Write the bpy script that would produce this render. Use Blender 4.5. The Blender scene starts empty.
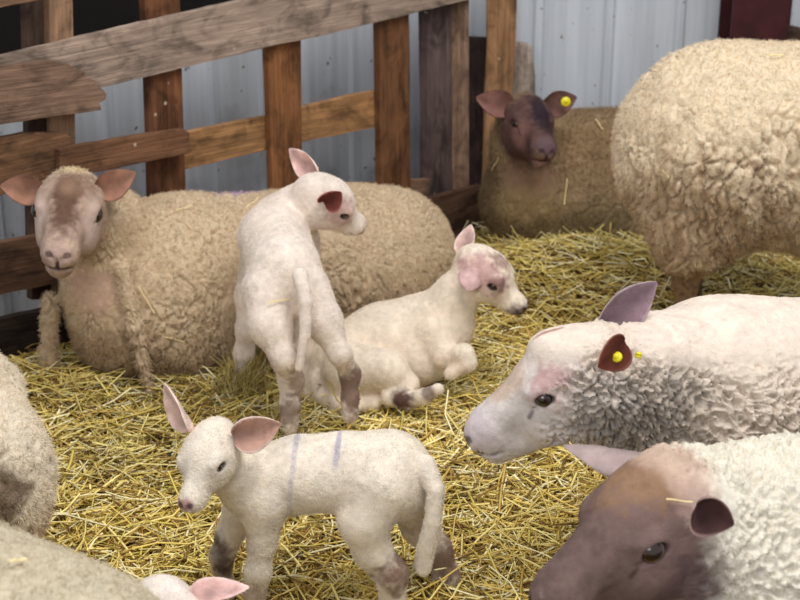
import bpy, math, random
import numpy as np

# ------------------------------------------------------------------ camera, world, light
PI = math.pi
FPX, PITCH, CAMZ = 1400.0, math.radians(20), 1.5
scene = bpy.context.scene
COL = scene.collection
cam_data = bpy.data.cameras.new('camera')
cam = bpy.data.objects.new('camera', cam_data)
COL.objects.link(cam)
cam.location = (0, 0, CAMZ)
cam.rotation_euler = (PI/2 - PITCH, 0, 0)
cam_data.sensor_width = 36.0
cam_data.lens = 36.0*FPX/800.0
cam_data.clip_start = 0.05
cam_data.dof.use_dof = True
cam_data.dof.focus_distance = 2.75
cam_data.dof.aperture_fstop = 5.8
scene.camera = cam

world = bpy.data.worlds.new('world'); scene.world = world
world.use_nodes = True
bg = world.node_tree.nodes['Background']
bg.inputs[0].default_value = (0.88, 0.93, 1.0, 1)
bg.inputs[1].default_value = 0.55

def area_light(name, loc, target, size, power, col):
    d = bpy.data.lights.new(name, 'AREA'); d.shape = 'RECTANGLE'
    d.size, d.size_y = size; d.energy = power; d.color = col
    o = bpy.data.objects.new(name, d); COL.objects.link(o)
    o.location = loc
    v = np.array(target, float) - np.array(loc, float)
    import mathutils
    o.rotation_euler = mathutils.Vector(v).to_track_quat('-Z', 'Y').to_euler()
    return o
area_light('roof_light', (0.9, 1.6, 4.3), (0.1, 3.2, 0), (3.0, 2.2), 150, (1.0, 0.965, 0.91))
area_light('doorway_light', (-1.6, -1.8, 2.6), (0.2, 3.4, 0.3), (2.6, 2.0), 62, (1.0, 0.98, 0.96))
scene.view_settings.view_transform = 'Standard'
scene.view_settings.look = 'None'
scene.view_settings.exposure = 0.0
scene.view_settings.gamma = 1.0
scene.view_settings.use_curve_mapping = False

# ------------------------------------------------------------------ measuring helpers
CP, SP = math.cos(PITCH), math.sin(PITCH)
def P(px, py, Y):
    """point of the place seen at photo pixel px,py and standing at distance Y in front of the camera"""
    a, b = (px-400)/FPX, (300-py)/FPX
    dx, dy, dz = a, CP + b*SP, -SP + b*CP
    t = Y/dy
    return np.array([dx*t, Y, CAMZ + dz*t])
def PZ(px, py, Z=0.0):
    a, b = (px-400)/FPX, (300-py)/FPX
    dx, dy, dz = a, CP + b*SP, -SP + b*CP
    t = (Z-CAMZ)/dz
    return np.array([dx*t, dy*t, Z])
def scl(p):
    return FPX/(p[1]*CP + (CAMZ-p[2])*SP)

# ------------------------------------------------------------------ noise
def _h(i, j, k, s):
    with np.errstate(over='ignore'):
        h = (i.astype(np.uint32)*np.uint32(374761393) + j.astype(np.uint32)*np.uint32(668265263)
             + k.astype(np.uint32)*np.uint32(2147483647) + np.uint32((s*974634777) & 0xffffffff))
        h ^= h >> np.uint32(13); h *= np.uint32(1274126177); h ^= h >> np.uint32(16)
        h *= np.uint32(2246822519); h ^= h >> np.uint32(15)
    return h
def _f(h): return (h & np.uint32(0xffffff)).astype(np.float32)/np.float32(16777215)
def noise(p, seed=0):
    """smooth value noise in -1..1"""
    q = np.floor(p); f = (p-q).astype(np.float32); q = q.astype(np.int64)
    f = f*f*f*(f*(f*6-15)+10)
    r = 0
    for a in (0, 1):
        wa = f[:, 0] if a else 1-f[:, 0]
        for b in (0, 1):
            wb = f[:, 1] if b else 1-f[:, 1]
            for c in (0, 1):
                wc = f[:, 2] if c else 1-f[:, 2]
                r = r + wa*wb*wc*_f(_h(q[:, 0]+a, q[:, 1]+b, q[:, 2]+c, seed))
    return r*2-1
def fbm(p, seed=0, o=3):
    r = 0; a = 1.0; t = 0
    for i in range(o):
        r = r + a*noise(p*(2.03**i)+i*17.3, seed+i); t += a; a *= .5
    return r/t
def voro(p, seed=0):
    """distance to the nearest and second nearest of jittered cell points"""
    q = np.floor(p).astype(np.int64)
    f1 = np.full(len(p), 9., np.float32); f2 = f1.copy()
    for a in (-1, 0, 1):
        for b in (-1, 0, 1):
            for c in (-1, 0, 1):
                i, j, k = q[:, 0]+a, q[:, 1]+b, q[:, 2]+c
                h = _h(i, j, k, seed); g = _h(i, j, k, seed+7); e = _h(i, j, k, seed+13)
                d = (i+_f(h)-p[:, 0])**2 + (j+_f(g)-p[:, 1])**2 + (k+_f(e)-p[:, 2])**2
                f2 = np.where(d < f1, f1, np.minimum(f2, d)); f1 = np.minimum(f1, d)
    return np.sqrt(f1), np.sqrt(f2)
def sstep(a, b, x):
    t = np.clip((x-a)/(b-a), 0, 1); return t*t*(3-2*t)
def CV(r, u, t):
    """a direction given as rightwards, upwards and towards the camera"""
    return np.array([r, u*SP-t*CP, u*CP+t*SP])
def unit(v):
    v = np.asarray(v, float); return v/np.linalg.norm(v)

# ------------------------------------------------------------------ objects and materials
def tag(o, label=None, cat=None, group=None, kind=None):
    if label: o['label'] = label
    if cat: o['category'] = cat
    if group: o['group'] = group
    if kind: o['kind'] = kind
    return o
def empty(name, loc):
    o = bpy.data.objects.new(name, None); COL.objects.link(o); o.location = [float(c) for c in loc]
    o.empty_display_size = .1
    return o
def mesh_obj(name, V, Fc, m, parent=None, base=None, cols=None, wool=None, smooth=True):
    V = np.asarray(V, np.float32)
    if base is not None: V = V - np.asarray(base, np.float32)
    me = bpy.data.meshes.new(name)
    if isinstance(Fc, np.ndarray):
        n = Fc.shape[1]
        me.vertices.add(len(V)); me.vertices.foreach_set('co', V.ravel())
        me.loops.add(Fc.size); me.loops.foreach_set('vertex_index', Fc.ravel().astype(np.int32))
        me.polygons.add(len(Fc)); me.polygons.foreach_set('loop_start', np.arange(0, Fc.size, n, dtype=np.int32))
        me.update(calc_edges=True)
    else:
        me.from_pydata([tuple(map(float, v)) for v in V], [], [tuple(map(int, f)) for f in Fc])
    if smooth: me.polygons.foreach_set('use_smooth', np.ones(len(me.polygons), bool))
    if cols is not None:
        a = me.color_attributes.new('tint', 'FLOAT_COLOR', 'POINT')
        c = np.ones((len(V), 4), np.float32); c[:, :3] = cols
        a.data.foreach_set('color', c.ravel())
    if wool is not None:
        a = me.attributes.new('wool', 'FLOAT', 'POINT'); a.data.foreach_set('value', np.asarray(wool, np.float32))
    me.materials.append(m); me.update()
    o = bpy.data.objects.new(name, me); COL.objects.link(o)
    if parent is not None: o.parent = parent
    return o
class NT:
    def __init__(s, name, rough=.8, spec=.3):
        s.m = bpy.data.materials.new(name); s.m.use_nodes = True
        s.t = s.m.node_tree; s.b = s.t.nodes['Principled BSDF']
        s.b.inputs['Roughness'].default_value = rough
        s.b.inputs['Specular IOR Level'].default_value = spec
    def n(s, kind, **kw):
        x = s.t.nodes.new(kind)
        for k, v in kw.items():
            if hasattr(x, k): setattr(x, k, v)
            else: x.inputs[k].default_value = v
        return x
    def l(s, a, b): s.t.links.new(a, b)
    def bump(s, h, strength=.5, dist=.01):
        b = s.n('ShaderNodeBump'); b.inputs['Strength'].default_value = strength; b.inputs['Distance'].default_value = dist
        s.l(h, b.inputs['Height']); s.l(b.outputs[0], s.b.inputs['Normal']); return b
def srgb(r, g, b):
    f = lambda c: (c/255/12.92) if c/255 <= .04045 else ((c/255+.055)/1.055)**2.4
    return np.array([f(r), f(g), f(b)])

def coat_material():
    t = NT('sheep_coat', .88, .15)
    a = t.n('ShaderNodeAttribute', attribute_name='tint'); w = t.n('ShaderNodeAttribute', attribute_name='wool')
    tc = t.n('ShaderNodeTexCoord')
    n1 = t.n('ShaderNodeTexNoise'); n1.inputs['Scale'].default_value = 260; n1.inputs['Detail'].default_value = 3
    n2 = t.n('ShaderNodeTexNoise'); n2.inputs['Scale'].default_value = 38; n2.inputs['Detail'].default_value = 4
    for x in (n1, n2): t.l(tc.outputs['Object'], x.inputs['Vector'])
    r = t.n('ShaderNodeMapRange'); r.inputs['To Min'].default_value = .82; r.inputs['To Max'].default_value = 1.16
    t.l(n2.outputs[0], r.inputs['Value'])
    mx = t.n('ShaderNodeVectorMath', operation='SCALE'); t.l(a.outputs['Color'], mx.inputs[0]); t.l(r.outputs[0], mx.inputs['Scale'])
    t.l(mx.outputs[0], t.b.inputs['Base Color'])
    k = t.n('ShaderNodeMath', operation='MULTIPLY_ADD'); t.l(w.outputs['Fac'], k.inputs[0]); k.inputs[1].default_value = .006; k.inputs[2].default_value = .0016
    b = t.bump(n1.outputs[0], .55, .002); t.l(k.outputs[0], b.inputs['Distance'])
    t.b.inputs['Subsurface Weight'].default_value = .05
    t.b.inputs['Subsurface Radius'].default_value = (.02, .008, .005)
    t.b.inputs['Subsurface Scale'].default_value = .4
    return t.m
def fuzz_material():
    t = NT('wool_fibre', .9, .1)
    a = t.n('ShaderNodeAttribute', attribute_name='tint')
    t.l(a.outputs['Color'], t.b.inputs['Base Color'])
    return t.m
def eye_material():
    t = NT('eye_gloss', .12, .6)
    a = t.n('ShaderNodeAttribute', attribute_name='tint'); t.l(a.outputs['Color'], t.b.inputs['Base Color'])
    t.b.inputs['Coat Weight'].default_value = .6; t.b.inputs['Coat Roughness'].default_value = .05
    return t.m
def plastic(name, c):
    t = NT(name, .4, .5); t.b.inputs['Base Color'].default_value = (*c, 1); return t.m
M_COAT, M_FUZZ, M_EYE = coat_material(), fuzz_material(), eye_material()
M_TAG = plastic('yellow_ear_tag_plastic', srgb(228, 214, 20))

# ------------------------------------------------------------------ implicit surfaces for the animals
def polygonise(field, lo, hi, h):
    """field(points)->distance; a sparse surface-nets mesh of its zero level"""
    lo = np.array(lo); n = np.ceil((np.array(hi)-lo)/h).astype(int)+1
    st = 4; n = ((n+st-1)//st)*st+1
    cg = [lo[i]+h*np.arange(0, n[i], st) for i in range(3)]
    C = np.stack(np.meshgrid(*cg, indexing='ij'), -1).reshape(-1, 3)
    d = field(C).reshape([len(c) for c in cg])
    near = np.abs(d) < h*st*2.2
    # blocks touched by a near coarse point
    blk = np.zeros(np.array(d.shape)-1, bool)
    for a in (0, 1):
        for b in (0, 1):
            for c in (0, 1):
                blk |= near[a:a+blk.shape[0], b:b+blk.shape[1], c:c+blk.shape[2]]
    v = np.empty(n, np.float32)
    neg = d < 0
    fill = np.where(neg, -1., 1.).astype(np.float32)
    v[:] = np.repeat(np.repeat(np.repeat(fill, st, 0), st, 1), st, 2)[:n[0], :n[1], :n[2]]
    m = np.zeros(n, bool)
    mb = np.repeat(np.repeat(np.repeat(blk, st, 0), st, 1), st, 2)
    m[:-1, :-1, :-1] = mb
    m[1:, 1:, 1:] |= mb; m[1:, :-1, :-1] |= mb; m[:-1, 1:, :-1] |= mb; m[:-1, :-1, 1:] |= mb
    idx = np.argwhere(m)
    out = np.empty(len(idx), np.float32)
    for s in range(0, len(idx), 400000):
        out[s:s+400000] = field(lo+h*idx[s:s+400000])
    v[m] = out
    s = v < 0
    cnt = np.zeros(np.array(v.shape)-1, np.int8)
    for a in (0, 1):
        for b in (0, 1):
            for c in (0, 1):
                cnt += s[a:a+cnt.shape[0], b:b+cnt.shape[1], c:c+cnt.shape[2]]
    act = np.argwhere((cnt > 0) & (cnt < 8))
    ids = np.full(cnt.shape, -1, np.int32); ids[tuple(act.T)] = np.arange(len(act))
    acc = np.zeros((len(act), 3)); num = np.zeros(len(act))
    cor = [(a, b, c) for a in (0, 1) for b in (0, 1) for c in (0, 1)]
    for A in cor:
        for ax in range(3):
            if A[ax]: continue
            B = list(A); B[ax] = 1
            va = v[tuple((act+A).T)]; vb = v[tuple((act+B).T)]
            x = (va < 0) != (vb < 0)
            t = np.where(x, va/np.where(x, va-vb, 1), 0)
            p = np.tile(np.array(A, float), (len(act), 1)); p[:, ax] += t
            acc[x] += p[x]; num[x] += 1
    V = lo+h*(act+acc/num[:, None])
    quads = []
    for ax in range(3):
        o1, o2 = [(1, 2), (2, 0), (0, 1)][ax]
        sl0 = [slice(None)]*3; sl1 = [slice(None)]*3
        sl0[ax] = slice(0, -1); sl1[ax] = slice(1, None)
        a, b = s[tuple(sl0)], s[tuple(sl1)]
        e = np.argwhere(a != b); e = e[(e[:, o1] > 0) & (e[:, o2] > 0) & (e[:, o1] < cnt.shape[o1]) & (e[:, o2] < cnt.shape[o2])]
        sg = a[tuple(e.T)]
        e1 = e.copy(); e1[:, o1] -= 1; e2 = e.copy(); e2[:, o2] -= 1; e3 = e1.copy(); e3[:, o2] -= 1
        q = np.stack([ids[tuple(e3.T)], ids[tuple(e2.T)], ids[tuple(e.T)], ids[tuple(e1.T)]], 1)
        q[~sg] = q[~sg][:, ::-1]
        quads.append(q)
    Q = np.concatenate(quads)
    Q = Q[(Q >= 0).all(1)]
    return V, Q
def normals(V, Q):
    n = np.cross(V[Q[:, 2]]-V[Q[:, 0]], V[Q[:, 3]]-V[Q[:, 1]])
    N = np.zeros_like(V)
    for k in range(4):
        for a in range(3): N[:, a] += np.bincount(Q[:, k], n[:, a], len(V))
    return N/(np.linalg.norm(N, axis=1, keepdims=True)+1e-12)
def relax(V, Q, it=1, f=.6):
    E = np.concatenate([Q[:, [0, 1]], Q[:, [1, 2]], Q[:, [2, 3]], Q[:, [3, 0]]])
    c = np.bincount(E[:, 0], minlength=len(V))+np.bincount(E[:, 1], minlength=len(V))
    for _ in range(it):
        S = np.stack([np.bincount(E[:, 0], V[E[:, 1], a], len(V))+np.bincount(E[:, 1], V[E[:, 0], a], len(V)) for a in range(3)], 1)
        V = V+f*(S/c[:, None]-V)
    return V

class Frame:
    """a head's own axes: x to the nose, y to its left, z up"""
    def __init__(s, o, fwd, left, k=1.0):
        f = unit(fwd); l = np.asarray(left, float); l = unit(l-f*np.dot(l, f)); u = np.cross(f, l)
        s.o = np.asarray(o, float); s.R = np.stack([f, l, u]); s.k = k
    def loc(s, p): return ((p-s.o)@s.R.T)/s.k
    def w(s, q): return s.o+s.k*(np.asarray(q, float)@s.R)
    def v(s, q): return np.asarray(q, float)@s.R

class Animal:
    def __init__(s, name, label, cat, base, group=None):
        s.name, s.label, s.cat, s.group = name, label, cat, group
        s.base = np.array(base, float); s.pr = []; s.paint = []; s.ears = []; s.eyes = []; s.fr = None; s.extra = []
        s.base_col = srgb(200, 185, 165); s.wool_paint = []; s.wool0 = 1.0; s.fuzz_off = []
    # primitives: a, b points; radii in metres
    def cap(s, a, b, ra, rb=None, k=.03, op=1, sq=None):
        rb = ra if rb is None else rb
        s.pr.append(('c', np.asarray(a, float), np.asarray(b, float), ra, rb, k, op, sq)); return s
    def ell(s, c, r, R=None, k=.03, op=1):
        s.pr.append(('e', np.asarray(c, float), np.asarray(r, float), np.eye(3) if R is None else R, None, k, op, None)); return s
    def chain(s, pts, k=.02, sq=None):
        """pts: (px, py, Y, radius in pixels)"""
        W = [P(*q[:3]) for q in pts]; r = [q[3]/scl(w) for q, w in zip(pts, W)]
        for i in range(len(W)-1): s.cap(W[i], W[i+1], r[i], r[i+1], k, 1, sq)
        return W
    def field(s, p):
        p = np.asarray(p, np.float32)
        d = np.full(len(p), 9., np.float32)
        for kd, a, b, ra, rb, k, op, sq in s.pr:
            if kd == 'c':
                c0 = (a+b)/2; R0 = np.linalg.norm(b-a)/2+max(ra, rb)*(sq[1] if sq and sq[1] > 1 else 1)
            else:
                c0 = a; R0 = b.max()
            m = ((p-c0.astype(np.float32))**2).sum(1) < (R0+.075)**2
            if not m.any(): continue
            x = p[m]
            if kd == 'c':
                if sq is not None:
                    n = np.asarray(sq[0], float); x = x-c0; x = x+np.outer(x@n, n)*(1/sq[1]-1); x = x+c0
                    ab = b-a; ab = ab+n*np.dot(ab, n)*(1/sq[1]-1); A = c0-ab/2
                else: A, ab = a, b-a
                L = np.dot(ab, ab)+1e-12
                t = np.clip((x-A)@ab/L, 0, 1)
                q = np.linalg.norm(x-A-t[:, None]*ab, axis=1)-(ra+(rb-ra)*t)
                if sq is not None and sq[1] < 1: q *= sq[1]
            else:
                x = (x-a)@ra.T
                k0 = np.linalg.norm(x/b, axis=1); k1 = np.linalg.norm(x/(b*b), axis=1)+1e-9
                q = k0*(k0-1)/k1
                q = np.where(k0 < .05, -b.min(), q)
            q = q.astype(np.float32); dm = d[m]
            if op > 0:
                h = np.clip(.5+.5*(dm-q)/k, 0, 1); d[m] = dm+(q-dm)*h-k*h*(1-h)
            else:
                h = np.clip(.5-.5*(q+dm)/k, 0, 1); d[m] = dm+(-q-dm)*h+k*h*(1-h)
        return d
    def head(s, o, fwd, left, k=1.0, lamb=False, eyes=(1, -1), wide=1.0, ek=1.08, tall=1.0):
        f = s.fr = Frame(o, fwd, left, k)
        L = .66 if lamb else 1.0          # muzzle length factor
        def E(c, r, kk=.02, op=1, rot=None):
            R = f.R if rot is None else rot@f.R
            s.ell(f.w(c), np.array(r)*k, R, kk*k, op)
        def C(a, b, ra, rb, kk=.025, op=1): s.cap(f.w(a), f.w(b), ra*k, rb*k, kk*k, op)
        w = wide
        if lamb:
            E((0, 0, 0), (.062, .048*w, .051)); E((.03, 0, .008), (.048, .043*w, .039))
            C((.03, 0, -.004), (.108, 0, -.022), .035, .0205)
            E((.120, 0, -.028), (.025, .0235, .0205), .015)
            C((.01, 0, -.032), (.102, 0, -.043), .030, .0165)
            for y in (1, -1):
                E((.022, y*.026*w, -.018), (.045, .021, .033), .025)
                E((.050, y*.035*w, .016), (.020, .010, .008), .012)
            ex, ey, ez, er = .052, .0365*w, .004, .0105
            for y in (1, -1):
                E((ex, y*ey, ez), (.018, .0085, .0125), .010)
                E((ex+.002, y*(ey+.0125), ez), (.0125, .0125, .0078), .003, -1)
                C((.1435, y*.005, -.027), (.140, y*.013, -.018), .0036, .003, .004, -1)
                C((.139, 0, -.041), (.108, y*.0215, -.044), .002, .0024, .004, -1)
            C((.145, 0, -.028), (.141, 0, -.040), .0016, .0016, .003, -1)
            nose = (.140, 0, -.027)
        else:
            E((0, 0, 0), (.086, .064*w, .068*tall)); E((.045, 0, .014), (.062, .057*w, .046))
            C((.04, 0, .008), (.172, 0, -.026), .051*w, .039, .03)
            E((.190, 0, -.040), (.042, .042, .037), .02)
            C((.0, 0, -.070), (.184, 0, -.078), .050, .028, .03)
            for y in (1, -1):
                E((.034, y*.040*w, -.048), (.080, .028, .060), .03)
                E((.060, y*.052*w, .020), (.034, .013, .011), .016)
            ex, ey, ez, er = .066, .054*w, .002, .0162*ek
            for y in (1, -1):
                E((ex, y*ey, ez), (.026, .013, .018), .012)
                E((ex+.005, y*(ey+.0180), ez-.0005), (.0205*ek, .0178, .0125*ek), .003, -1)
                E((ex+.026, y*(ey+.006), ez-.011), (.012, .006, .003), .004, -1)
                C((.233, y*.007, -.042), (.226, y*.0225, -.026), .0052, .0045, .005, -1)
                C((.223, 0, -.066), (.214, y*.022, -.066), .0034, .0036, .004, -1)
                C((.214, y*.022, -.067), (.176, y*.037, -.074), .0038, .0036, .004, -1)
            C((.233, 0, -.044), (.224, 0, -.064), .0028, .0026, .004, -1)
            nose = (.228, 0, -.036)
        s.nose = nose; s.exyz = (ex, ey, ez)
        for y in eyes: s.eyes.append((f.w((ex+.002, y*(ey-(.0005 if lamb else .0000)), ez)), f.v((.45, y, 0)), er*k, f.v((0, 0, 1))))
        # rims and nostrils have their own dark skin
        dk = s.dark = srgb(52, 34, 34)
        for y in (1, -1):
            s.paint.append((f, (ex+.002, y*(ey+.012), ez), (.021 if not lamb else .014, .02, .0125 if not lamb else .009), dk, .85, 0))
            if lamb: s.paint.append((f, (.139, y*.010, -.020), (.007, .007, .007), dk*1.6, .75, 0))
            else:
                s.paint.append((f, (.224, y*.020, -.030), (.011, .011, .008), dk, .7, .1))
                s.paint.append((f, ((.236, y*.004, -.046), (.232, y*.012, -.036)), .006, dk*1.2, .8, .1))
                s.paint.append((f, ((.232, y*.012, -.036), (.226, y*.025, -.024)), .0055, dk, .85, .1))
                s.paint.append((f, ((.222, 0, -.066), (.213, y*.023, -.066)), .0062, dk*1.3, .75, .1))
                s.paint.append((f, ((.213, y*.023, -.067), (.176, y*.037, -.074)), .005, dk*1.6, .5, .15))
                s.paint.append((f, ((ex+.026, y*(ey+.008), ez-.009), (ex+.042, y*(ey+.002), ez-.024)), .006, dk*1.3, .65, .15))
                s.paint.append((f, ((.232, 0, -.044), (.223, 0, -.065)), .005, dk*1.2, .75, .1))
        return f
    def ear(s, root, d, face, L, Wd, cup=1.1, bend=(0, 0, 0), inner=None, outer=None, tip=.9):
        """root point, direction, the way its hollow faces, length and half width"""
        s.ears.append((np.asarray(root, float), unit(d), np.asarray(face, float), L, Wd, cup, np.asarray(bend, float), inner, outer, tip))
    def build(s, h=.004, wamp=.006, wcell=.022, wstretch=(1, 1, 1), crack=1.6, ropes=.35, crk_s=4.0, crk_m=.0, crk_w=.13, vcell=None, vz=(.6, .3), vw=.16, wfine=.0015, nf=60000, flen=(.003, .010), frad=.00035,
              droop=.35, curl=.5, clump=.6, seed=1, skin_fuzz=.5, fuzz_col=1.04, low=None, flow=(.35, -.1, -.6)):
        lo = np.min([np.minimum(q[1]-(max(q[3], q[4])*1.3 if q[0] == 'c' else q[2].max()), (q[2]-max(q[3], q[4])*1.3) if q[0] == 'c' else q[1]) for q in s.pr if q[6] > 0], 0)-.03
        hi = np.max([np.maximum(q[1]+(max(q[3], q[4])*1.3 if q[0] == 'c' else q[2].max()), (q[2]+max(q[3], q[4])*1.3) if q[0] == 'c' else q[1]) for q in s.pr if q[6] > 0], 0)+.03
        V, Q = polygonise(s.field, lo, hi, h)
        V = relax(V, Q, 2, .5)
        N = normals(V, Q)
        jit = fbm(V*22, seed+3)
        jf = fbm(V*90, seed+5, 2)
        def mask(fr, c, r, nz):
            x = fr.loc(V) if fr is not None else V
            if np.ndim(r) == 0:
                A, B = np.asarray(c[0]), np.asarray(c[1]); t = np.clip((x-A)@(B-A)/np.dot(B-A, B-A), 0, 1)
                return 1-sstep(.5, 1.1, np.linalg.norm(x-A-t[:, None]*(B-A), axis=1)/r+nz*(jit*.7+jf*.6))
            q = np.sqrt((((x-np.asarray(c))/np.asarray(r))**2).sum(1))+nz*(jit*.9+jf*.6)
            return 1-sstep(.72 if nz < .3 else .5, 1.15 if nz < .3 else 1.3, q)
        wool = np.full(len(V), s.wool0)
        for fr, c, r, val, st in s.wool_paint:
            m = mask(fr, c, r, .25)*st; wool = wool*(1-m)+val*m
        col = np.tile(s.base_col, (len(V), 1))
        for fr, c, r, cc, st, nz in s.paint:
            m = (mask(fr, c, r, nz)*st)[:, None]; col = col*(1-m)+np.asarray(cc)*m
        # fleece relief
        st = np.array(wstretch)
        wv = np.stack([fbm(V*9+i*31, seed+20+i, 2) for i in range(3)], 1)
        wv2 = np.stack([fbm(V/wcell*.45+i*31, seed+24+i, 2) for i in range(3)], 1)
        f1, f2 = voro((V*st+wv*.02)/wcell+wv2*.5, seed)
        cells = sstep(0, .5, f2-f1)
        rope = 1-np.abs(noise((V*st+wv*.03)/(wcell*.8)+wv2*.9, seed+31))*2.2
        rel = cells*(1-ropes)+np.clip(rope, -.6, 1)*ropes
        g = np.abs(fbm((V*st+wv*.03)/(wcell*crk_s), seed+9, 3)); gm = sstep(-.15, .35, fbm(V*6, seed+33, 2)+crk_m)
        deep = (1-sstep(.15*crk_w, crk_w, g))*gm*wool
        if vcell:
            va, vb = voro((V*st+wv*.03)/vcell+wv2*.25, seed+61)
            vm = sstep(-.25, .35, fbm(V*5, seed+63, 2)+.6*sstep(vz[0], vz[1], V[:, 2])-.25)
            deep = np.maximum(deep, (1-sstep(.02, vw, vb-va))*vm*wool)
        H = wool*(wamp*(rel-.55)-wamp*crack*deep+fbm(V*14, seed+2)*wamp*.9+wfine*fbm(V*160, seed+4, 2)*1.5)+.0006*fbm(V*120, seed+41, 2)
        V2 = V+N*H[:, None]
        N2 = normals(V2, Q)
        col = col*(1+.10*jit+(.07+.07*(1-wool))*jf+.06*(1-wool)*fbm(V*220, seed+51, 2))[:, None]
        col = np.clip(col, .004, .95)
        root = s.root = empty(s.name, s.base)
        tag(root, s.label, s.cat, s.group)
        VV, QQ, CC, WW = [V2], [Q], [col], [wool]; DD = [deep]
        off = len(V2)
        for e in s.ears:
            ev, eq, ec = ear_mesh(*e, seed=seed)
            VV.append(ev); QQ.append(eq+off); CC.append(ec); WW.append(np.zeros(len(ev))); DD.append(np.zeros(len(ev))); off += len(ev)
        body = mesh_obj('body', np.concatenate(VV), np.concatenate(QQ), M_COAT, root, s.base, np.concatenate(CC), np.concatenate(WW))
        for c, d, r, up in s.eyes: eyeball(root, s.base, c, d, r, up)
        # fibres
        if nf:
            near_head = lambda q: (((q-s.fr.o)**2).sum(1) < .24**2)*1.0
            rng = np.random.default_rng(seed)
            A = np.concatenate(VV); QA = np.concatenate(QQ); CA = np.concatenate(CC); WA = np.concatenate(WW)
            NA = normals(A, QA)
            t = A[QA]; area = np.linalg.norm(np.cross(t[:, 2]-t[:, 0], t[:, 3]-t[:, 1]), axis=1)
            DA = np.concatenate(DD)
            w = area*(skin_fuzz+(1-skin_fuzz)*WA[QA].mean(1))*(1-.85*DA[QA].mean(1))
            if s.fr is not None:
                x = s.fr.loc(t.mean(1)); ex, ey, ez = s.exyz
                for y in (1, -1):
                    w *= ((x-np.array([ex, y*(ey+.01), ez]))**2).sum(1) > (.021 if s.exyz[0] > .06 else .0145)**2
                w *= ((x-np.array(s.nose))**2).sum(1) > (.050 if s.exyz[0] > .06 else .020)**2
            fi = rng.choice(len(QA), nf, p=w/w.sum())
            uv = rng.random((nf, 2)); a, b = uv[:, :1], uv[:, 1:]
            q = t[fi]; p0 = (q[:, 0]*(1-a)+q[:, 1]*a)*(1-b)+(q[:, 3]*(1-a)+q[:, 2]*a)*b
            nn = NA[QA[fi, 0]]; ww = WA[QA[fi]].mean(1); cc = CA[QA[fi, 0]]
            ln = (flen[0]+(flen[1]-flen[0])*ww)*(1-.7*DA[QA[fi, 0]])
            if low is not None:       # longer hanging locks low on the sides
                ln = ln*(1+(low[2]-1)*sstep(low[0], low[1], p0[:, 2]))
            ln = ln*(.6+.8*rng.random(nf))
            sw = np.stack([noise(p0/.012*np.array([1, 1, 1])+i*50, seed+40+i) for i in range(3)], 1)
            rn = rng.normal(size=(nf, 3))
            d = nn+droop*np.array([0, 0, -1.])+clump*sw+.25*rn
            if s.fr is not None:      # short face hair lies back
                d = d-s.fr.R[0]*((1-ww)*1.3)[:, None]*near_head(p0)[:, None]+np.array(flow)*((1-ww)*1.0)[:, None]
            d /= np.linalg.norm(d, axis=1, keepdims=True)
            side = np.cross(d, rn); side /= np.linalg.norm(side, axis=1, keepdims=True)
            L = ln[:, None]
            p1 = p0+d*L*.36+side*L*.14*curl; p2 = p0+d*L*.7-side*L*.12*curl+np.array([0, 0, -1])*L*.08*droop
            p3 = p0+d*L*.95+side*L*.2*curl+np.array([0, 0, -1])*L*.25*droop
            pts = np.stack([p0-nn*.001, p1, p2, p3], 1)-s.base
            hc = bpy.data.hair_curves.new('fleece'); hc.add_curves([4]*nf)
            hc.attributes['position'].data.foreach_set('vector', pts.astype(np.float32).ravel())
            ra = hc.attributes.get('radius') or hc.attributes.new('radius', 'FLOAT', 'POINT')
            ra.data.foreach_set('value', np.tile(np.array([1, .9, .7, .25], np.float32)*frad, nf))
            ca = hc.attributes.new('tint', 'FLOAT_COLOR', 'CURVE')
            c4 = np.ones((nf, 4), np.float32); c4[:, :3] = np.clip(cc*fuzz_col*(.88+.24*rng.random((nf, 1))), 0, .95)
            ca.data.foreach_set('color', c4.ravel())
            hc.materials.append(M_FUZZ)
            ho = bpy.data.objects.new('fleece', hc); COL.objects.link(ho); ho.parent = root; ho['kind'] = 'stuff'
        return root

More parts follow.
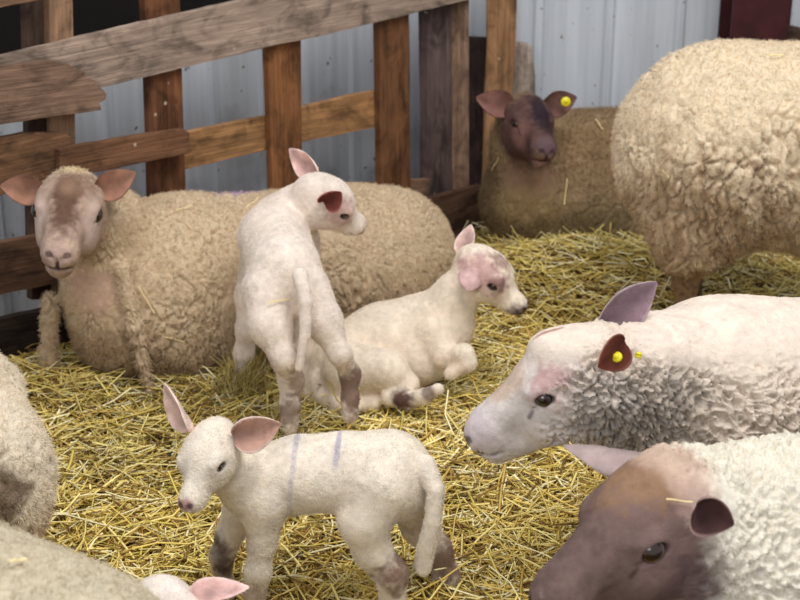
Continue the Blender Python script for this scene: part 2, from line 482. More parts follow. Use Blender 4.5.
def ear_mesh(root, d, face, L, Wd, cup, bend, inner, outer, tip, seed=0):
    """a leaf-shaped, hollowed ear with thickness"""
    face = unit(face-d*np.dot(face, d)); side = np.cross(d, face)
    nu, nv = 22, 13; V = []; C = []
    th = .0022
    for lay in (0, 1):
        for i in range(nu):
            u = i/(nu-1)
            w = Wd*(max(.0, math.sin(PI*min(1, (.07+.93*u**.80))))**.75)*(1 if u < .98 else .8)
            w = max(w, Wd*.06)
            cu = cup*(1.55-1.25*u**.8)
            c = root+d*L*u+bend*L*u*u
            for j in range(nv):
                v = -1+2*j/(nv-1); a = cu*v
                R = w/max(.25, math.sin(min(abs(cu), PI/2))) if abs(cu) > .05 else w*20
                x = R*math.sin(a); y = R*(1-math.cos(a))
                n = -side*math.sin(a)+face*math.cos(a)
                e = th*(1-abs(v)**4)*(1-u**6)+.0004
                p = c+side*x+face*y+n*(e if lay == 0 else -e)
                V.append(p); q = sstep(.0, .9, abs(v))*.35+.28*u; C.append((inner*(.72+q) if lay == 0 else outer) if abs(v) < .9 else outer*1.12)  # inner colour darkens towards middle and root, standing in for the hollow's shade
    V = np.array(V); C = np.array(C)
    Q = []
    g = lambda l, i, j: l*nu*nv+i*nv+j
    for i in range(nu-1):
        for j in range(nv-1):
            Q.append((g(0, i, j), g(0, i, j+1), g(0, i+1, j+1), g(0, i+1, j)))
            Q.append((g(1, i, j), g(1, i+1, j), g(1, i+1, j+1), g(1, i, j+1)))
        Q.append((g(0, i, 0), g(0, i+1, 0), g(1, i+1, 0), g(1, i, 0)))
        Q.append((g(0, i, nv-1), g(1, i, nv-1), g(1, i+1, nv-1), g(0, i+1, nv-1)))
    for j in range(nv-1):
        Q.append((g(0, nu-1, j), g(0, nu-1, j+1), g(1, nu-1, j+1), g(1, nu-1, j)))
        Q.append((g(0, 0, j), g(1, 0, j), g(1, 0, j+1), g(0, 0, j+1)))
    C = C*(1+.30*fbm(V*70, seed+6)+.25*fbm(V*26, seed+7, 2))[:, None]
    V = V+face*(fbm(V*30, seed+8)*.003)[:, None]
    return V, np.array(Q), C

def eyeball(parent, base, c, d, r, up):
    d = unit(d); up = np.asarray(up, float); s = unit(np.cross(up, d)); u = np.cross(d, s)
    V = []; C = []; nu, nv = 15, 24
    for i in range(nu):
        th = PI*i/(nu-1)*.62
        for j in range(nv):
            ph = 2*PI*j/nv
            p = d*math.cos(th)+math.sin(th)*(s*math.cos(ph)+u*math.sin(ph))
            V.append(c+p*r)
            a, b = abs(math.sin(th)*math.cos(ph)), abs(math.sin(th)*math.sin(ph))
            if a < .52 and b < .20 and th < PI/2: C.append(srgb(8, 8, 14))
            elif math.sin(th) < .80: C.append(srgb(50, 31, 22)*.8)
            else: C.append(srgb(48, 34, 32)*.5)
    F = [(i*nv+j, (i+1)*nv+j, (i+1)*nv+(j+1) % nv, i*nv+(j+1) % nv) for i in range(nu-1) for j in range(nv)]
    mesh_obj('eye', V, np.array(F), M_EYE, parent, base, np.array(C))
def ear_tag(parent, base, c, n, r=.016):
    """round button tag: a disc with a raised stud"""
    n = unit(n); s = unit(np.cross(n, (0, .3, 1))); u = np.cross(n, s); c = np.asarray(c, float)
    prof = [(0, .009), (.003, .009), (.005, .0065), (.0065, .004), (r*.8, .004), (r, .002), (r, -.002), (0, -.002)]
    V = []; nv = 20
    for x, z in prof:
        for j in range(nv): V.append(c+n*z+x*(s*math.cos(2*PI*j/nv)+u*math.sin(2*PI*j/nv)))
    F = [(i*nv+j, i*nv+(j+1) % nv, (i+1)*nv+(j+1) % nv, (i+1)*nv+j) for i in range(len(prof)-1) for j in range(nv)]
    o = mesh_obj('ear_tag', V, F, M_TAG, parent, base); o['label'] = 'round yellow plastic ear tag'
    return o

# ------------------------------------------------------------------ setting materials
def wood_material():
    t = NT('rough_pallet_wood', .82, .2)
    g = t.n('ShaderNodeAttribute', attribute_name='grain'); a = t.n('ShaderNodeAttribute', attribute_name='tint')
    def tex(scale, vec, det, rough=.6, dist=0):
        m = t.n('ShaderNodeMapping'); m.inputs['Scale'].default_value = vec; t.l(g.outputs['Vector'], m.inputs['Vector'])
        n = t.n('ShaderNodeTexNoise'); n.inputs['Scale'].default_value = scale; n.inputs['Detail'].default_value = det
        n.inputs['Roughness'].default_value = rough; n.inputs['Distortion'].default_value = dist; t.l(m.outputs[0], n.inputs['Vector']); return n
    fine = tex(14, (.35, 9, 3), 6, .7, .4); mid = tex(5, (.5, 3.2, 1), 4, .6, 1.2); blot = tex(7, (1, 1.6, 1), 5, .65, .6)
    def rng(s, a0, a1, b0, b1):
        r = t.n('ShaderNodeMapRange'); r.inputs[1].default_value = a0; r.inputs[2].default_value = a1; r.inputs[3].default_value = b0; r.inputs[4].default_value = b1
        t.l(s.outputs[0], r.inputs[0]); return r
    r1 = rng(fine, .32, .68, .58, 1.30); r2 = rng(mid, .32, .68, .68, 1.24); r3 = rng(blot, .36, .54, .42, 1.0)
    m1 = t.n('ShaderNodeMath', operation='MULTIPLY'); t.l(r1.outputs[0], m1.inputs[0]); t.l(r2.outputs[0], m1.inputs[1])
    m2 = t.n('ShaderNodeMath', operation='MULTIPLY'); t.l(m1.outputs[0], m2.inputs[0]); t.l(r3.outputs[0], m2.inputs[1])
    v = t.n('ShaderNodeVectorMath', operation='SCALE'); t.l(a.outputs['Color'], v.inputs[0]); t.l(m2.outputs[0], v.inputs['Scale'])
    # pale scuffs and droppings
    sp = t.n('ShaderNodeTexVoronoi'); sp.inputs['Scale'].default_value = 17; t.l(g.outputs['Vector'], sp.inputs['Vector'])
    s2 = rng(sp, .06, .11, 1, 0); n4 = tex(3.1, (1, 1, 1), 2); r4 = rng(n4, .52, .6, 0, 1)
    mm = t.n('ShaderNodeMath', operation='MULTIPLY'); t.l(s2.outputs[0], mm.inputs[0]); t.l(r4.outputs[0], mm.inputs[1])
    mix = t.n('ShaderNodeMix', data_type='RGBA'); t.l(mm.outputs[0], mix.inputs[0]); t.l(v.outputs[0], mix.inputs[6]); mix.inputs[7].default_value = (*srgb(190, 172, 150), 1)
    t.l(mix.outputs[2], t.b.inputs['Base Color'])
    t.bump(fine.outputs[0], .8, .006)
    return t.m
M_WOOD = wood_material()
def sheet_material():
    t = NT('galvanised_blue_grey_sheet', .5, .4)
    tc = t.n('ShaderNodeTexCoord'); sp = t.n('ShaderNodeSeparateXYZ'); t.l(tc.outputs['Object'], sp.inputs[0])
    def tex(scale, vec, det):
        m = t.n('ShaderNodeMapping'); m.inputs['Scale'].default_value = vec; t.l(tc.outputs['Object'], m.inputs['Vector'])
        n = t.n('ShaderNodeTexNoise'); n.inputs['Scale'].default_value = scale; n.inputs['Detail'].default_value = det; t.l(m.outputs[0], n.inputs['Vector']); return n
    streak = tex(9, (3, 3, .12), 4); blot = tex(6, (1, 1, 1), 6); dots = tex(46, (1, 1, .8), 2)
    def rng(s, i, a0, a1, b0, b1):
        r = t.n('ShaderNodeMapRange'); r.inputs[1].default_value = a0; r.inputs[2].default_value = a1; r.inputs[3].default_value = b0; r.inputs[4].default_value = b1
        t.l(s.outputs[i], r.inputs[0]); return r
    a = rng(streak, 0, .3, .7, .86, 1.1)
    # splashed muck thickest near the bottom of the sheet
    hgt = rng(sp, 2, .05, .62, .16, -.10)
    ad = t.n('ShaderNodeMath', operation='ADD'); t.l(blot.outputs[0], ad.inputs[0]); t.l(hgt.outputs[0], ad.inputs[1])
    b = rng(ad, 0, .56, .80, 0, .5)
    d = rng(dots, 0, .70, .76, 0, .8)
    mxx = t.n('ShaderNodeMath', operation='MAXIMUM'); t.l(b.outputs[0], mxx.inputs[0]); t.l(d.outputs[0], mxx.inputs[1])
    v = t.n('ShaderNodeVectorMath', operation='SCALE'); v.inputs[0].default_value = srgb(206, 212, 221); t.l(a.outputs[0], v.inputs['Scale'])
    mix = t.n('ShaderNodeMix', data_type='RGBA'); t.l(mxx.outputs[0], mix.inputs[0]); t.l(v.outputs[0], mix.inputs[6]); mix.inputs[7].default_value = (*srgb(60, 52, 48), 1)
    t.l(mix.outputs[2], t.b.inputs['Base Color'])
    t.b.inputs['Metallic'].default_value = .15
    return t.m
M_SHEET = sheet_material()
def plain(name, c, rough=.8, nscale=8, lo=.7, hi=1.2, bump=0, spec=.3):
    t = NT(name, rough, spec); tc = t.n('ShaderNodeTexCoord'); n = t.n('ShaderNodeTexNoise'); n.inputs['Scale'].default_value = nscale; n.inputs['Detail'].default_value = 5
    t.l(tc.outputs['Object'], n.inputs['Vector'])
    r = t.n('ShaderNodeMapRange'); r.inputs[1].default_value = .3; r.inputs[2].default_value = .7; r.inputs[3].default_value = lo; r.inputs[4].default_value = hi
    t.l(n.outputs[0], r.inputs[0])
    v = t.n('ShaderNodeVectorMath', operation='SCALE'); v.inputs[0].default_value = c; t.l(r.outputs[0], v.inputs['Scale']); t.l(v.outputs[0], t.b.inputs['Base Color'])
    if bump: t.bump(n.outputs[0], .6, bump)
    return t.m
M_DARK = plain('unlit_barn_black', srgb(22, 17, 16), .9)  # gloom of the barn interior put into a near-black colour
M_STEEL = plain('oxide_red_steel', srgb(66, 26, 30), .55, 14, .6, 1.2)
M_BED = plain('trodden_bedding', srgb(120, 92, 44), .95, 30, .45, 1.3, .02)

# ------------------------------------------------------------------ ground and walls
MOUNDS = [(.50, 4.30, .34, .24, .10), (.95, 4.35, .35, .3, .07), (1.0, 3.95, .5, .3, .03), (-.95, 3.45, .2, .2, .03), (.05, 3.9, .25, .2, .03)]
def ground(x, y):
    x = np.asarray(x, float); y = np.asarray(y, float)
    p = np.stack([x, y, 0*x], -1).reshape(-1, 3)
    z = (.016*fbm(p*2.6, 77, 3)+.007*fbm(p*11, 78, 2)).reshape(x.shape)-.012
    for cx, cy, rx, ry, a in MOUNDS: z = z+a*np.exp(-((x-cx)/rx)**2-((y-cy)/ry)**2)
    return z
gx, gy = np.meshgrid(np.linspace(-3, 3.2, 180), np.linspace(.2, 6.2, 190), indexing='ij')
gz = ground(gx, gy)
V = np.stack([gx, gy, gz], -1).reshape(-1, 3)
i, j = np.meshgrid(np.arange(179), np.arange(189), indexing='ij'); b = (i*190+j).ravel()
tag(mesh_obj('floor', V, np.stack([b, b+190, b+191, b+1], 1), M_BED), kind='structure')

FA, FB = np.array([-1.13, 3.58, 0]), np.array([.26, 4.86, 0])
FT = unit(FB-FA); FN = np.array([FT[1], -FT[0], 0])
def FP(px, py, off=0.0):
    o = FA+FN*off; d = P(px, py, 1.0)-np.array([0, 0, CAMZ])
    t = np.dot(o-np.array([0, 0, CAMZ]), FN)/np.dot(d, FN)
    return np.array([0, 0, CAMZ])+d*t
def sheet(name, p0, p1, z0, z1, nrm, period=.2, depth=.014):
    """profiled metal sheeting from p0 to p1 with upright ribs"""
    p0, p1 = np.asarray(p0, float), np.asarray(p1, float); t = unit(p1-p0); L = np.linalg.norm(p1-p0); pr = []
    u = 0
    while u < L:
        for a, d in ((0, 0), (.10, 0), (.112, 1), (.135, 1), (.147, 0)):
            if u+a < L: pr.append((u+a, d*depth))
        u += period
    V = []
    for u, d in pr:
        for back in (0, .0012):
            q = p0+t*u+nrm*(d-back); V += [(q[0], q[1], z0), (q[0], q[1], z1)]
    F = []
    for k in range(len(pr)-1):
        a, b = 4*k, 4*k+4
        F += [(a, b, b+1, a+1), (a+2, a+3, b+3, b+2), (a+1, b+1, b+3, a+3), (a, a+2, b+2, b)]
    e = 4*(len(pr)-1); F += [(0, 1, 3, 2), (e, e+2, e+3, e+1)]
    return tag(mesh_obj(name, V, F, M_SHEET, smooth=False), kind='structure')
WY = 5.2
so = FA-FN*.34
uc = (WY-so[1])/FT[1]; corner = so+FT*uc
ztop = FP(150, 38, -.34)[2]
sheet('wall_left', so-FT*.9, corner, -.02, ztop, FN)
sheet('wall_back', (corner[0], WY, 0), (3.1, WY, 0), -.02, 2.4, np.array([0, -1., 0]), .26, .012)
# far wall behind the low left sheeting; near-black colour stands in for shade
q0, q1 = FA-FN*1.3-FT*1.6, FA-FN*1.3+FT*2.2
def slab(name, q0, q1, z0, z1, th, nrm, m):
    V = [(*(q+nrm*s)[:2], z) for q in (np.asarray(q0, float), np.asarray(q1, float)) for s in (0, -th) for z in (z0, z1)]
    F = [(0, 4, 5, 1), (2, 3, 7, 6), (0, 1, 3, 2), (4, 6, 7, 5), (1, 5, 7, 3), (0, 2, 6, 4)]
    return mesh_obj(name, V, F, m, smooth=False)
tag(slab('wall_far', q0, q1, -.02, 2.6, .04, FN, M_DARK), kind='structure')

# ------------------------------------------------------------------ timber
BR = {'grey': srgb(172, 150, 134), 'brown': srgb(128, 94, 68), 'gold': srgb(172, 128, 86), 'rust': srgb(122, 80, 54), 'dim': srgb(84, 66, 56), 'dark': srgb(60, 48, 42), 'pale': srgb(196, 180, 164)}
def board(name, pts, off, th, tint, parent=None, base=None, proj=None, nrm=None, seed=0, label=None):
    """a board whose outline is measured on the photo (px, py), laid on its upright plane and given thickness"""
    nrm = FN if nrm is None else nrm
    W = [(proj or FP)(x, y, off) for x, y in pts]
    # subdivide the outline and roughen it a little
    R = random.Random(seed*7+len(pts)); O = []
    for k in range(len(W)):
        a, b = W[k], W[(k+1) % len(W)]; n = max(1, int(np.linalg.norm(b-a)/.035))
        for q in range(n):
            p = a+(b-a)*q/n
            if q: p = p+np.array([0, 0, R.uniform(-.0012, .0012)])
            O.append(p)
    n = len(O); O = np.array(O)
    ax = max(((np.linalg.norm(W[(k+1) % len(W)]-W[k]), k) for k in range(len(W))))[1]
    d = unit(W[(ax+1) % len(W)]-W[ax]); e = np.cross(d, nrm)
    ch = .003; cen = O.mean(0)
    inn = O+np.array([unit(cen-p)*ch for p in O])
    rings = [inn, O-nrm*ch, O-nrm*(th-ch), inn-nrm*th]
    V = np.concatenate(rings); F = []
    for r in range(3):
        for k in range(n): F.append((r*n+k, (r+1)*n+k, (r+1)*n+(k+1) % n, r*n+(k+1) % n))
    F.append(tuple(range(n))); F.append(tuple(reversed(range(3*n, 4*n))))
    o = mesh_obj(name, V, F, M_WOOD, parent, base, np.tile(tint, (len(V), 1)), smooth=False)
    g = o.data.attributes.new('grain', 'FLOAT_VECTOR', 'POINT')
    G = np.stack([V@d+seed*3.7, V@e+seed*1.3, V@nrm*.6], 1).astype(np.float32); g.data.foreach_set('vector', G.ravel())
    if label: o['label'] = label
    return o
fb = FA+FT*.6
fence = empty('wooden_fence', fb)
tag(fence, 'rough wooden pallet fence with slanting boards and brown posts behind the lying ewe', 'fence')
def fbd(name, pts, off, th, c, seed, label=None): return board(name, pts, off, th, BR[c] if isinstance(c, str) else c, fence, fb, seed=seed, label=label)
fbd('board', [(-30, 63), (0, 57), (120, 28), (243, 0), (330, -22), (478, -50), (478, -3), (455, 3), (330, 34), (270, 47), (104, 87), (0, 112), (-30, 119)], .03, .028, 'grey', 1, 'long weathered grey top board')
fbd('board', [(-30, 72), (0, 66), (50, 60), (70, 64), (77, 69), (84, 71), (86, 77), (95, 80), (97, 87), (103, 89), (107, 94), (106, 100), (100, 103), (102, 110), (60, 116), (0, 125), (-30, 131)], .062, .026, srgb(140, 112, 94), 2, 'brown board with a broken end')
fbd('board', [(-30, 144), (0, 138), (27, 133), (60, 133), (71, 136), (74, 150), (80, 158), (76, 176), (0, 196), (-30, 204)], .03, .028, 'brown', 3, 'splintered brown board')
fbd('board', [(60, 150), (76, 146), (130, 137), (184, 129), (190, 133), (191, 150), (186, 154), (80, 176), (60, 180)], .062, .026, srgb(124, 88, 64), 4, 'brown board with a rounded end')
fbd('board', [(183, 133), (268, 116), (345, 97), (392, 88), (392, 124), (303, 142), (268, 150), (183, 170)], -.032, .026, 'gold', 5, 'orange brown middle board')
fbd('board', [(-30, 250), (0, 243), (36, 236), (260, 194), (260, 242), (110, 270), (54, 284), (0, 295), (-30, 301)], .03, .028, srgb(104, 76, 58), 6, 'low brown board')
fbd('board', [(-30, 328), (0, 320), (48, 309), (260, 268), (420, 232), (420, 262), (260, 302), (120, 345), (40, 362), (-30, 380)], .03, .028, 'dark', 7, 'dark bottom board')
fbd('board', [(60, 246), (200, 219), (330, 190), (358, 184), (430, 179), (430, 226), (200, 265), (60, 292)], -.032, .026, srgb(146, 116, 92), 8)
fbd('board', [(420, 201), (435, 197), (481, 185), (481, 232), (420, 262)], .03, .026, srgb(100, 74, 58), 9)
fbd('board', [(-30, 2), (52, -16), (58, -8), (44, -1), (0, 8), (-30, 14)], .062, .026, srgb(128, 98, 78), 10)
fbd('post', [(143, -30), (179, -30), (182, 66), (187, 215), (188, 300), (153, 300), (152, 215), (148, 73)], .0, .03, 'rust', 11)
fbd('post', [(267, -40), (300, -40), (301, 42), (303, 190), (304, 290), (275, 290), (273, 190), (268, 50)], .0, .03, srgb(146, 98, 62), 12, 'orange brown knotty post')
fbd('post', [(378, -40), (408, -40), (410, 60), (411, 188), (412, 260), (382, 260), (381, 188), (379, 20)], .0, .03, srgb(126, 86, 58), 13)
fbd('post', [(48, -30), (72, -30), (74, 60), (76, 140), (78, 300), (56, 300), (52, 140)], .0, .03, srgb(150, 118, 92), 14)
fbd('post', [(25, -30), (49, -30), (52, 140), (56, 300), (32, 300), (28, 140)], -.03, .03, 'dim', 15, 'dark side post')

# corner timbers, each nailed on its own
def YP(px, py, Y): return P(px, py, Y)
NY = np.array([0, -1., 0])
def ybd(name, pts, Y, th, c, seed, parent=None, base=None): return board(name, pts, Y, th, c, parent, base, proj=YP, nrm=NY, seed=seed)
cb = P(450, 225, 4.86); cb[2] = 0
cp = empty('corner_post', cb); tag(cp, 'square two-tone timber post at the right end of the pallet fence', 'post')
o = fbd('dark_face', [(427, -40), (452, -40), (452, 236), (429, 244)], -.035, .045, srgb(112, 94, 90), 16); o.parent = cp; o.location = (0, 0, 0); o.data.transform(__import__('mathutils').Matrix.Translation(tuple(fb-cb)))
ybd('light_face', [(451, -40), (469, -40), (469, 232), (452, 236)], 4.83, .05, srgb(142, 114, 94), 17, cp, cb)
pb = ybd('plank', [(462, 37), (488, 38), (490, 262), (464, 262)], 5.02, .03, srgb(72, 56, 52), 18); tag(pb, 'short dark upright plank in the corner between two posts', 'plank')
pb = ybd('post', [(487, -40), (518, -40), (516, 40), (512, 100), (509, 262), (480, 262), (484, 100), (487, 40)], 4.98, .045, srgb(170, 128, 92), 19); tag(pb, 'tan rough-sawn post rising behind the ear of the dark-faced ewe', 'post')
pb = ybd('plank', [(512, 47), (519, 43), (527, 44), (532, 48), (535, 75), (536, 130), (538, 262), (508, 262)], 5.06, .04, srgb(190, 172, 158), 20); tag(pb, 'pale stub of timber with a worn top beside the tan post', 'plank')
# steel column on the right: an H section
sc0 = P(754, 60, 5.03); X0 = P(726, 60, 5.0)[0]; X1 = P(782, 60, 5.0)[0]
def boxes(L, base):
    V = []; F = []
    for x0, x1, y0, y1, z0, z1 in L:
        o = len(V); V += [(x, y, z) for x in (x0, x1) for y in (y0, y1) for z in (z0, z1)]
        F += [tuple(o+k for k in f) for f in ((0, 1, 3, 2), (4, 6, 7, 5), (0, 4, 5, 1), (2, 3, 7, 6), (1, 5, 7, 3), (0, 2, 6, 4))]
    return V, F
V, F = boxes([(X0, X1, 4.96, 4.972, 0, 2.4), (X0, X1, 5.15, 5.162, 0, 2.4), ((X0+X1)/2-.005, (X0+X1)/2+.005, 4.972, 5.15, 0, 2.4), (X1+.006, X1+.045, 5.10, 5.15, 0, 2.4)], None)
tag(mesh_obj('steel_column', V, F, M_STEEL, smooth=False), 'dark red steel column standing against the sheet wall above the woolly back', 'column')
rl = ybd('rail', [(784, 26), (830, 34), (860, 40), (860, 70), (830, 66), (784, 58)], 5.02, .06, srgb(92, 70, 62), 21); tag(rl, 'brown timber rail end beside the dark red column', 'rail')

# ------------------------------------------------------------------ straw bedding
def stalks(C, Dv, L, Wd, bendv, tint, seed=0):
    """three-sided bent stalks as one mesh's data; C centres, Dv directions"""
    n = len(C); up = np.array([0, 0, 1.]); sd = np.cross(Dv, up); sd /= np.linalg.norm(sd, axis=1, keepdims=True)+1e-9
    nn = np.cross(sd, Dv); ts = np.linspace(-.5, .5, 4); V = np.empty((n, 4, 3, 3), np.float32)
    for i, t in enumerate(ts):
        c = C+Dv*(L*t)[:, None]+sd*(bendv[:, :1]*(t*t-.1)*L[:, None])+nn*(bendv[:, 1:2]*(t*t-.1)*L[:, None])
        for k in range(3):
            a = 2*PI*k/3+PI/2
            V[:, i, k] = c+(sd*math.cos(a)*1.25+nn*math.sin(a)*.55)*Wd[:, None]*.5
    b = (np.arange(n)*12)[:, None]
    q = []
    for i in range(3):
        for k in range(3):
            q.append(np.concatenate([b+i*3+k, b+i*3+(k+1) % 3, b+(i+1)*3+(k+1) % 3, b+(i+1)*3+k], 1))
    Q = np.stack(q, 1).reshape(-1, 4)
    return V.reshape(-1, 3), Q, np.repeat(tint, 12, 0)
def straw_material():
    t = NT('straw_stalk', .55, .35)
    a = t.n('ShaderNodeAttribute', attribute_name='tint'); t.l(a.outputs['Color'], t.b.inputs['Base Color'])
    return t.m
M_STRAW = straw_material()
rs = np.random.default_rng(5)
def straw_tints(n):
    pal = np.array([srgb(238, 220, 142), srgb(220, 194, 106), srgb(246, 236, 190), srgb(188, 158, 82), srgb(146, 116, 62), srgb(208, 190, 96), srgb(116, 86, 46)])
    k = rs.choice(len(pal), n, p=[.26, .24, .14, .15, .09, .08, .04])
    return pal[k]*(.8+.4*rs.random((n, 1)))
NS = 53000
pts = []
while sum(len(p) for p in pts) < NS:
    m = 60000; py = 600*rs.random(m)**.62*1.12; y = 1.75+3.35*rs.random(m)**1.0; x = (rs.random(m)*2-1)*(.36+.30*y)*1.25+.08
    ok = (((np.stack([x, y, 0*x], 1)-FA)@FN) > .02)
    # more stalks where they show larger
    ok &= rs.random(m) < np.clip(1.15-.16*y, .25, 1)
    pts.append(np.stack([x, y], 1)[ok])
XY = np.concatenate(pts)[:NS]
ang = rs.random(NS)*2*PI; ang += .6*np.sin(XY[:, 0]*3)
tilt = rs.normal(0, .16, NS)
D = np.stack([np.cos(ang)*np.cos(tilt), np.sin(ang)*np.cos(tilt), np.sin(tilt)], 1)
L = .035+.16*rs.random(NS)**1.4; Wd = .0030+.0038*rs.random(NS)**1.4
z = ground(XY[:, 0], XY[:, 1])+.004+.020*rs.random(NS)**1.3+np.abs(np.sin(tilt))*L*.45
patch = fbm(np.stack([XY[:, 0]*3, XY[:, 1]*3, 0*z], 1), 31)
tint = straw_tints(NS)*(1+.30*patch[:, None])*1.14
V, Q, T = stalks(np.stack([XY[:, 0], XY[:, 1], z], 1), D, L, Wd, rs.normal(0, .28, (NS, 2)), tint)
VV, QQ, TT = [V], [Q], [T]; off = len(V)
# a hanging tuft of greener hay beside the standing lamb and wisps against the flanks
def tuft(c, n, spread, hgt, green, lean=(0, 0), L0=.12):
    global off
    ang = rs.random(n)*2*PI; r = spread*np.sqrt(rs.random(n))
    C = np.stack([c[0]+r*np.cos(ang), c[1]+r*np.sin(ang), 0*r], 1); ph = rs.random(n)
    C[:, 2] = ground(C[:, 0], C[:, 1])+.01+hgt*ph*.6
    el = rs.normal(.9, .35, n)*(1 if hgt > .05 else .4); az = rs.random(n)*2*PI
    d = np.stack([np.cos(az)*np.cos(el)+lean[0], np.sin(az)*np.cos(el)+lean[1], np.sin(el)], 1); d /= np.linalg.norm(d, axis=1, keepdims=True)
    tn = straw_tints(n)*(1-green)+green*srgb(166, 150, 92)*(.7+.5*rs.random((n, 1)))
    v, q, t = stalks(C, d, L0*(.6+.7*rs.random(n)), .0018+.0015*rs.random(n), rs.normal(0, .4, (n, 2)), tn)
    VV.append(v); QQ.append(q+off); TT.append(t); off += len(v)
tuft(PZ(243, 398), 260, .06, .11, .55, (.3, .1))
tuft(PZ(255, 380), 160, .05, .10, .6)
for px, py, n in ((470, 370, 60), (445, 365, 40), (340, 395, 50), (420, 395, 60), (560, 262, 60), (600, 270, 50), (515, 262, 50), (80, 395, 60), (180, 398, 60), (260, 408, 40)):
    tuft(PZ(px, py, .03), n, .08, .04, .1, (0, 0), .11)
straw = mesh_obj('straw_bedding', np.concatenate(VV), np.concatenate(QQ), M_STRAW, cols=np.concatenate(TT), smooth=False)
tag(straw, 'deep golden straw bedding spread over the whole pen floor', 'straw', kind='stuff')

# ------------------------------------------------------------------ the animals
PINK = srgb(226, 190, 182); PALE = srgb(232, 218, 206); DKB = srgb(92, 62, 56)
ONLY = globals().get('ONLY')

def leg(a, pts, k=.02):
    return a.chain(pts, k)
def hoof(a, px, py, Y, s=1.0, cc=None):
    c = P(px, py, Y); c[2] = max(c[2], ground(c[0], c[1])+.012)
    a.cap(c+np.array([0, 0, .02*s]), c, .018*s, .021*s, .012); return c

# --- big ewe lying along the fence, head to the camera
def ewe_lying():
    a = Animal('ewe', 'big cream ewe lying along the wooden fence at left, brown-pink face towards the camera', 'sheep', (-.35, 3.8, 0))
    a.base_col = srgb(212, 190, 160)
    a.cap((-.60, 3.71, .215), (-.04, 4.02, .185), .232, .205, .06)
    a.ell((-.60, 3.69, .22), (.22, .24, .225), k=.06); a.ell((-.16, 3.94, .20), (.26, .23, .195), k=.06)
    a.cap((-.64, 3.62, .13), (-.10, 3.93, .12), .185, .165, .06)
    a.ell((-.75, 3.56, .17), (.150, .15, .20), k=.06)
    a.cap((-.79, 3.54, .28), (-.79, 3.50, .42), .110, .086, .06)
    a.cap((-.72, 3.64, .32), (-.76, 3.56, .43), .12, .08, .06)
    a.chain([(50, 300, 3.50, 8), (48, 376, 3.46, 9)], .03)
    a.chain([(122, 268, 3.44, 8), (134, 325, 3.40, 7), (150, 392, 3.38, 5)], .02)
    o = P(71, 201, 3.38)
    f = a.head(o, CV(.08, -.47, .87), CV(1, -.08, -.14), 1.07, wide=1.15, ek=1.2, tall=.86)
    a.cap(f.w((-.02, 0, -.02)), (-.79, 3.54, .44), .072, .09, .05)
    a.ell(f.w((-.035, 0, .040)), (.045, .032, .020), k=.03)
    # wool ends behind the face and under the throat
    a.wool_paint = [(f, (.08, 0, -.03), (.165, .12, .15), 0, 1), (None, P(88, 288, 3.42), (.065, .12, .07), 0, 1), (f, (-.05, 0, .085), (.05, .04, .05), 1, 1)]
    a.paint = [(f, (.08, 0, -.03), (.165, .12, .15), srgb(176, 150, 134), 1, .15),
               (None, P(88, 290, 3.42), (.065, .12, .075), srgb(196, 160, 142), .75, .6),
               (f, (.10, 0, .05), (.135, .040, .075), srgb(98, 72, 58), .95, .4),
               (f, (.03, .02, .075), (.07, .07, .04), srgb(140, 112, 94), .7, .4),
               (f, (.06, 0, .06), (.03, .014, .03), srgb(150, 118, 94), .4, .6),
               (f, (.09, .055, -.02), (.06, .025, .06), srgb(206, 184, 174), .75, .4), (f, (.09, -.055, -.02), (.06, .025, .06), srgb(206, 184, 174), .75, .4),
               (f, (.215, 0, -.045), (.05, .045, .045), srgb(184, 156, 148), .8, .3),
               (f, (-.05, 0, .085), (.05, .04, .05), srgb(226, 206, 168), 1, .3)] + a.paint
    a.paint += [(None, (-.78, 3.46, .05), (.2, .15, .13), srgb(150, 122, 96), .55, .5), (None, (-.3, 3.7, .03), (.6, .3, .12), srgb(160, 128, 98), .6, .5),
                (Frame(P(236, 190, 3.92), CV(0, 0, 1), CV(1, 0, 0)), (0, 0, 0), (.3, .075, .022), srgb(150, 122, 190), .75, .5)]
    ic, oc = srgb(152, 112, 94), srgb(112, 84, 72)
    a.ear(f.w((-.010, .060, .026)), f.v((-.10, .84, .50)), f.v((.85, .1, .25)), .105, .038, 1.05, (0, 0, .03), ic, oc)
    a.ear(f.w((-.010, -.062, .012)), f.v((-.06, -.97, .0)), f.v((.85, 0, .35)), .110, .038, 1.05, (0, 0, .03), ic, oc)
    a.build(h=.0042, wamp=.004, wcell=.015, crack=3.0, wstretch=(1, 1, .45), crk_s=4.2, crk_m=.0, crk_w=.07, vcell=.024, vz=(.45, .1), vw=.15, nf=120000, flen=(.002, .009), frad=.00042, seed=11, clump=.9, low=(.25, .05, 1.3))

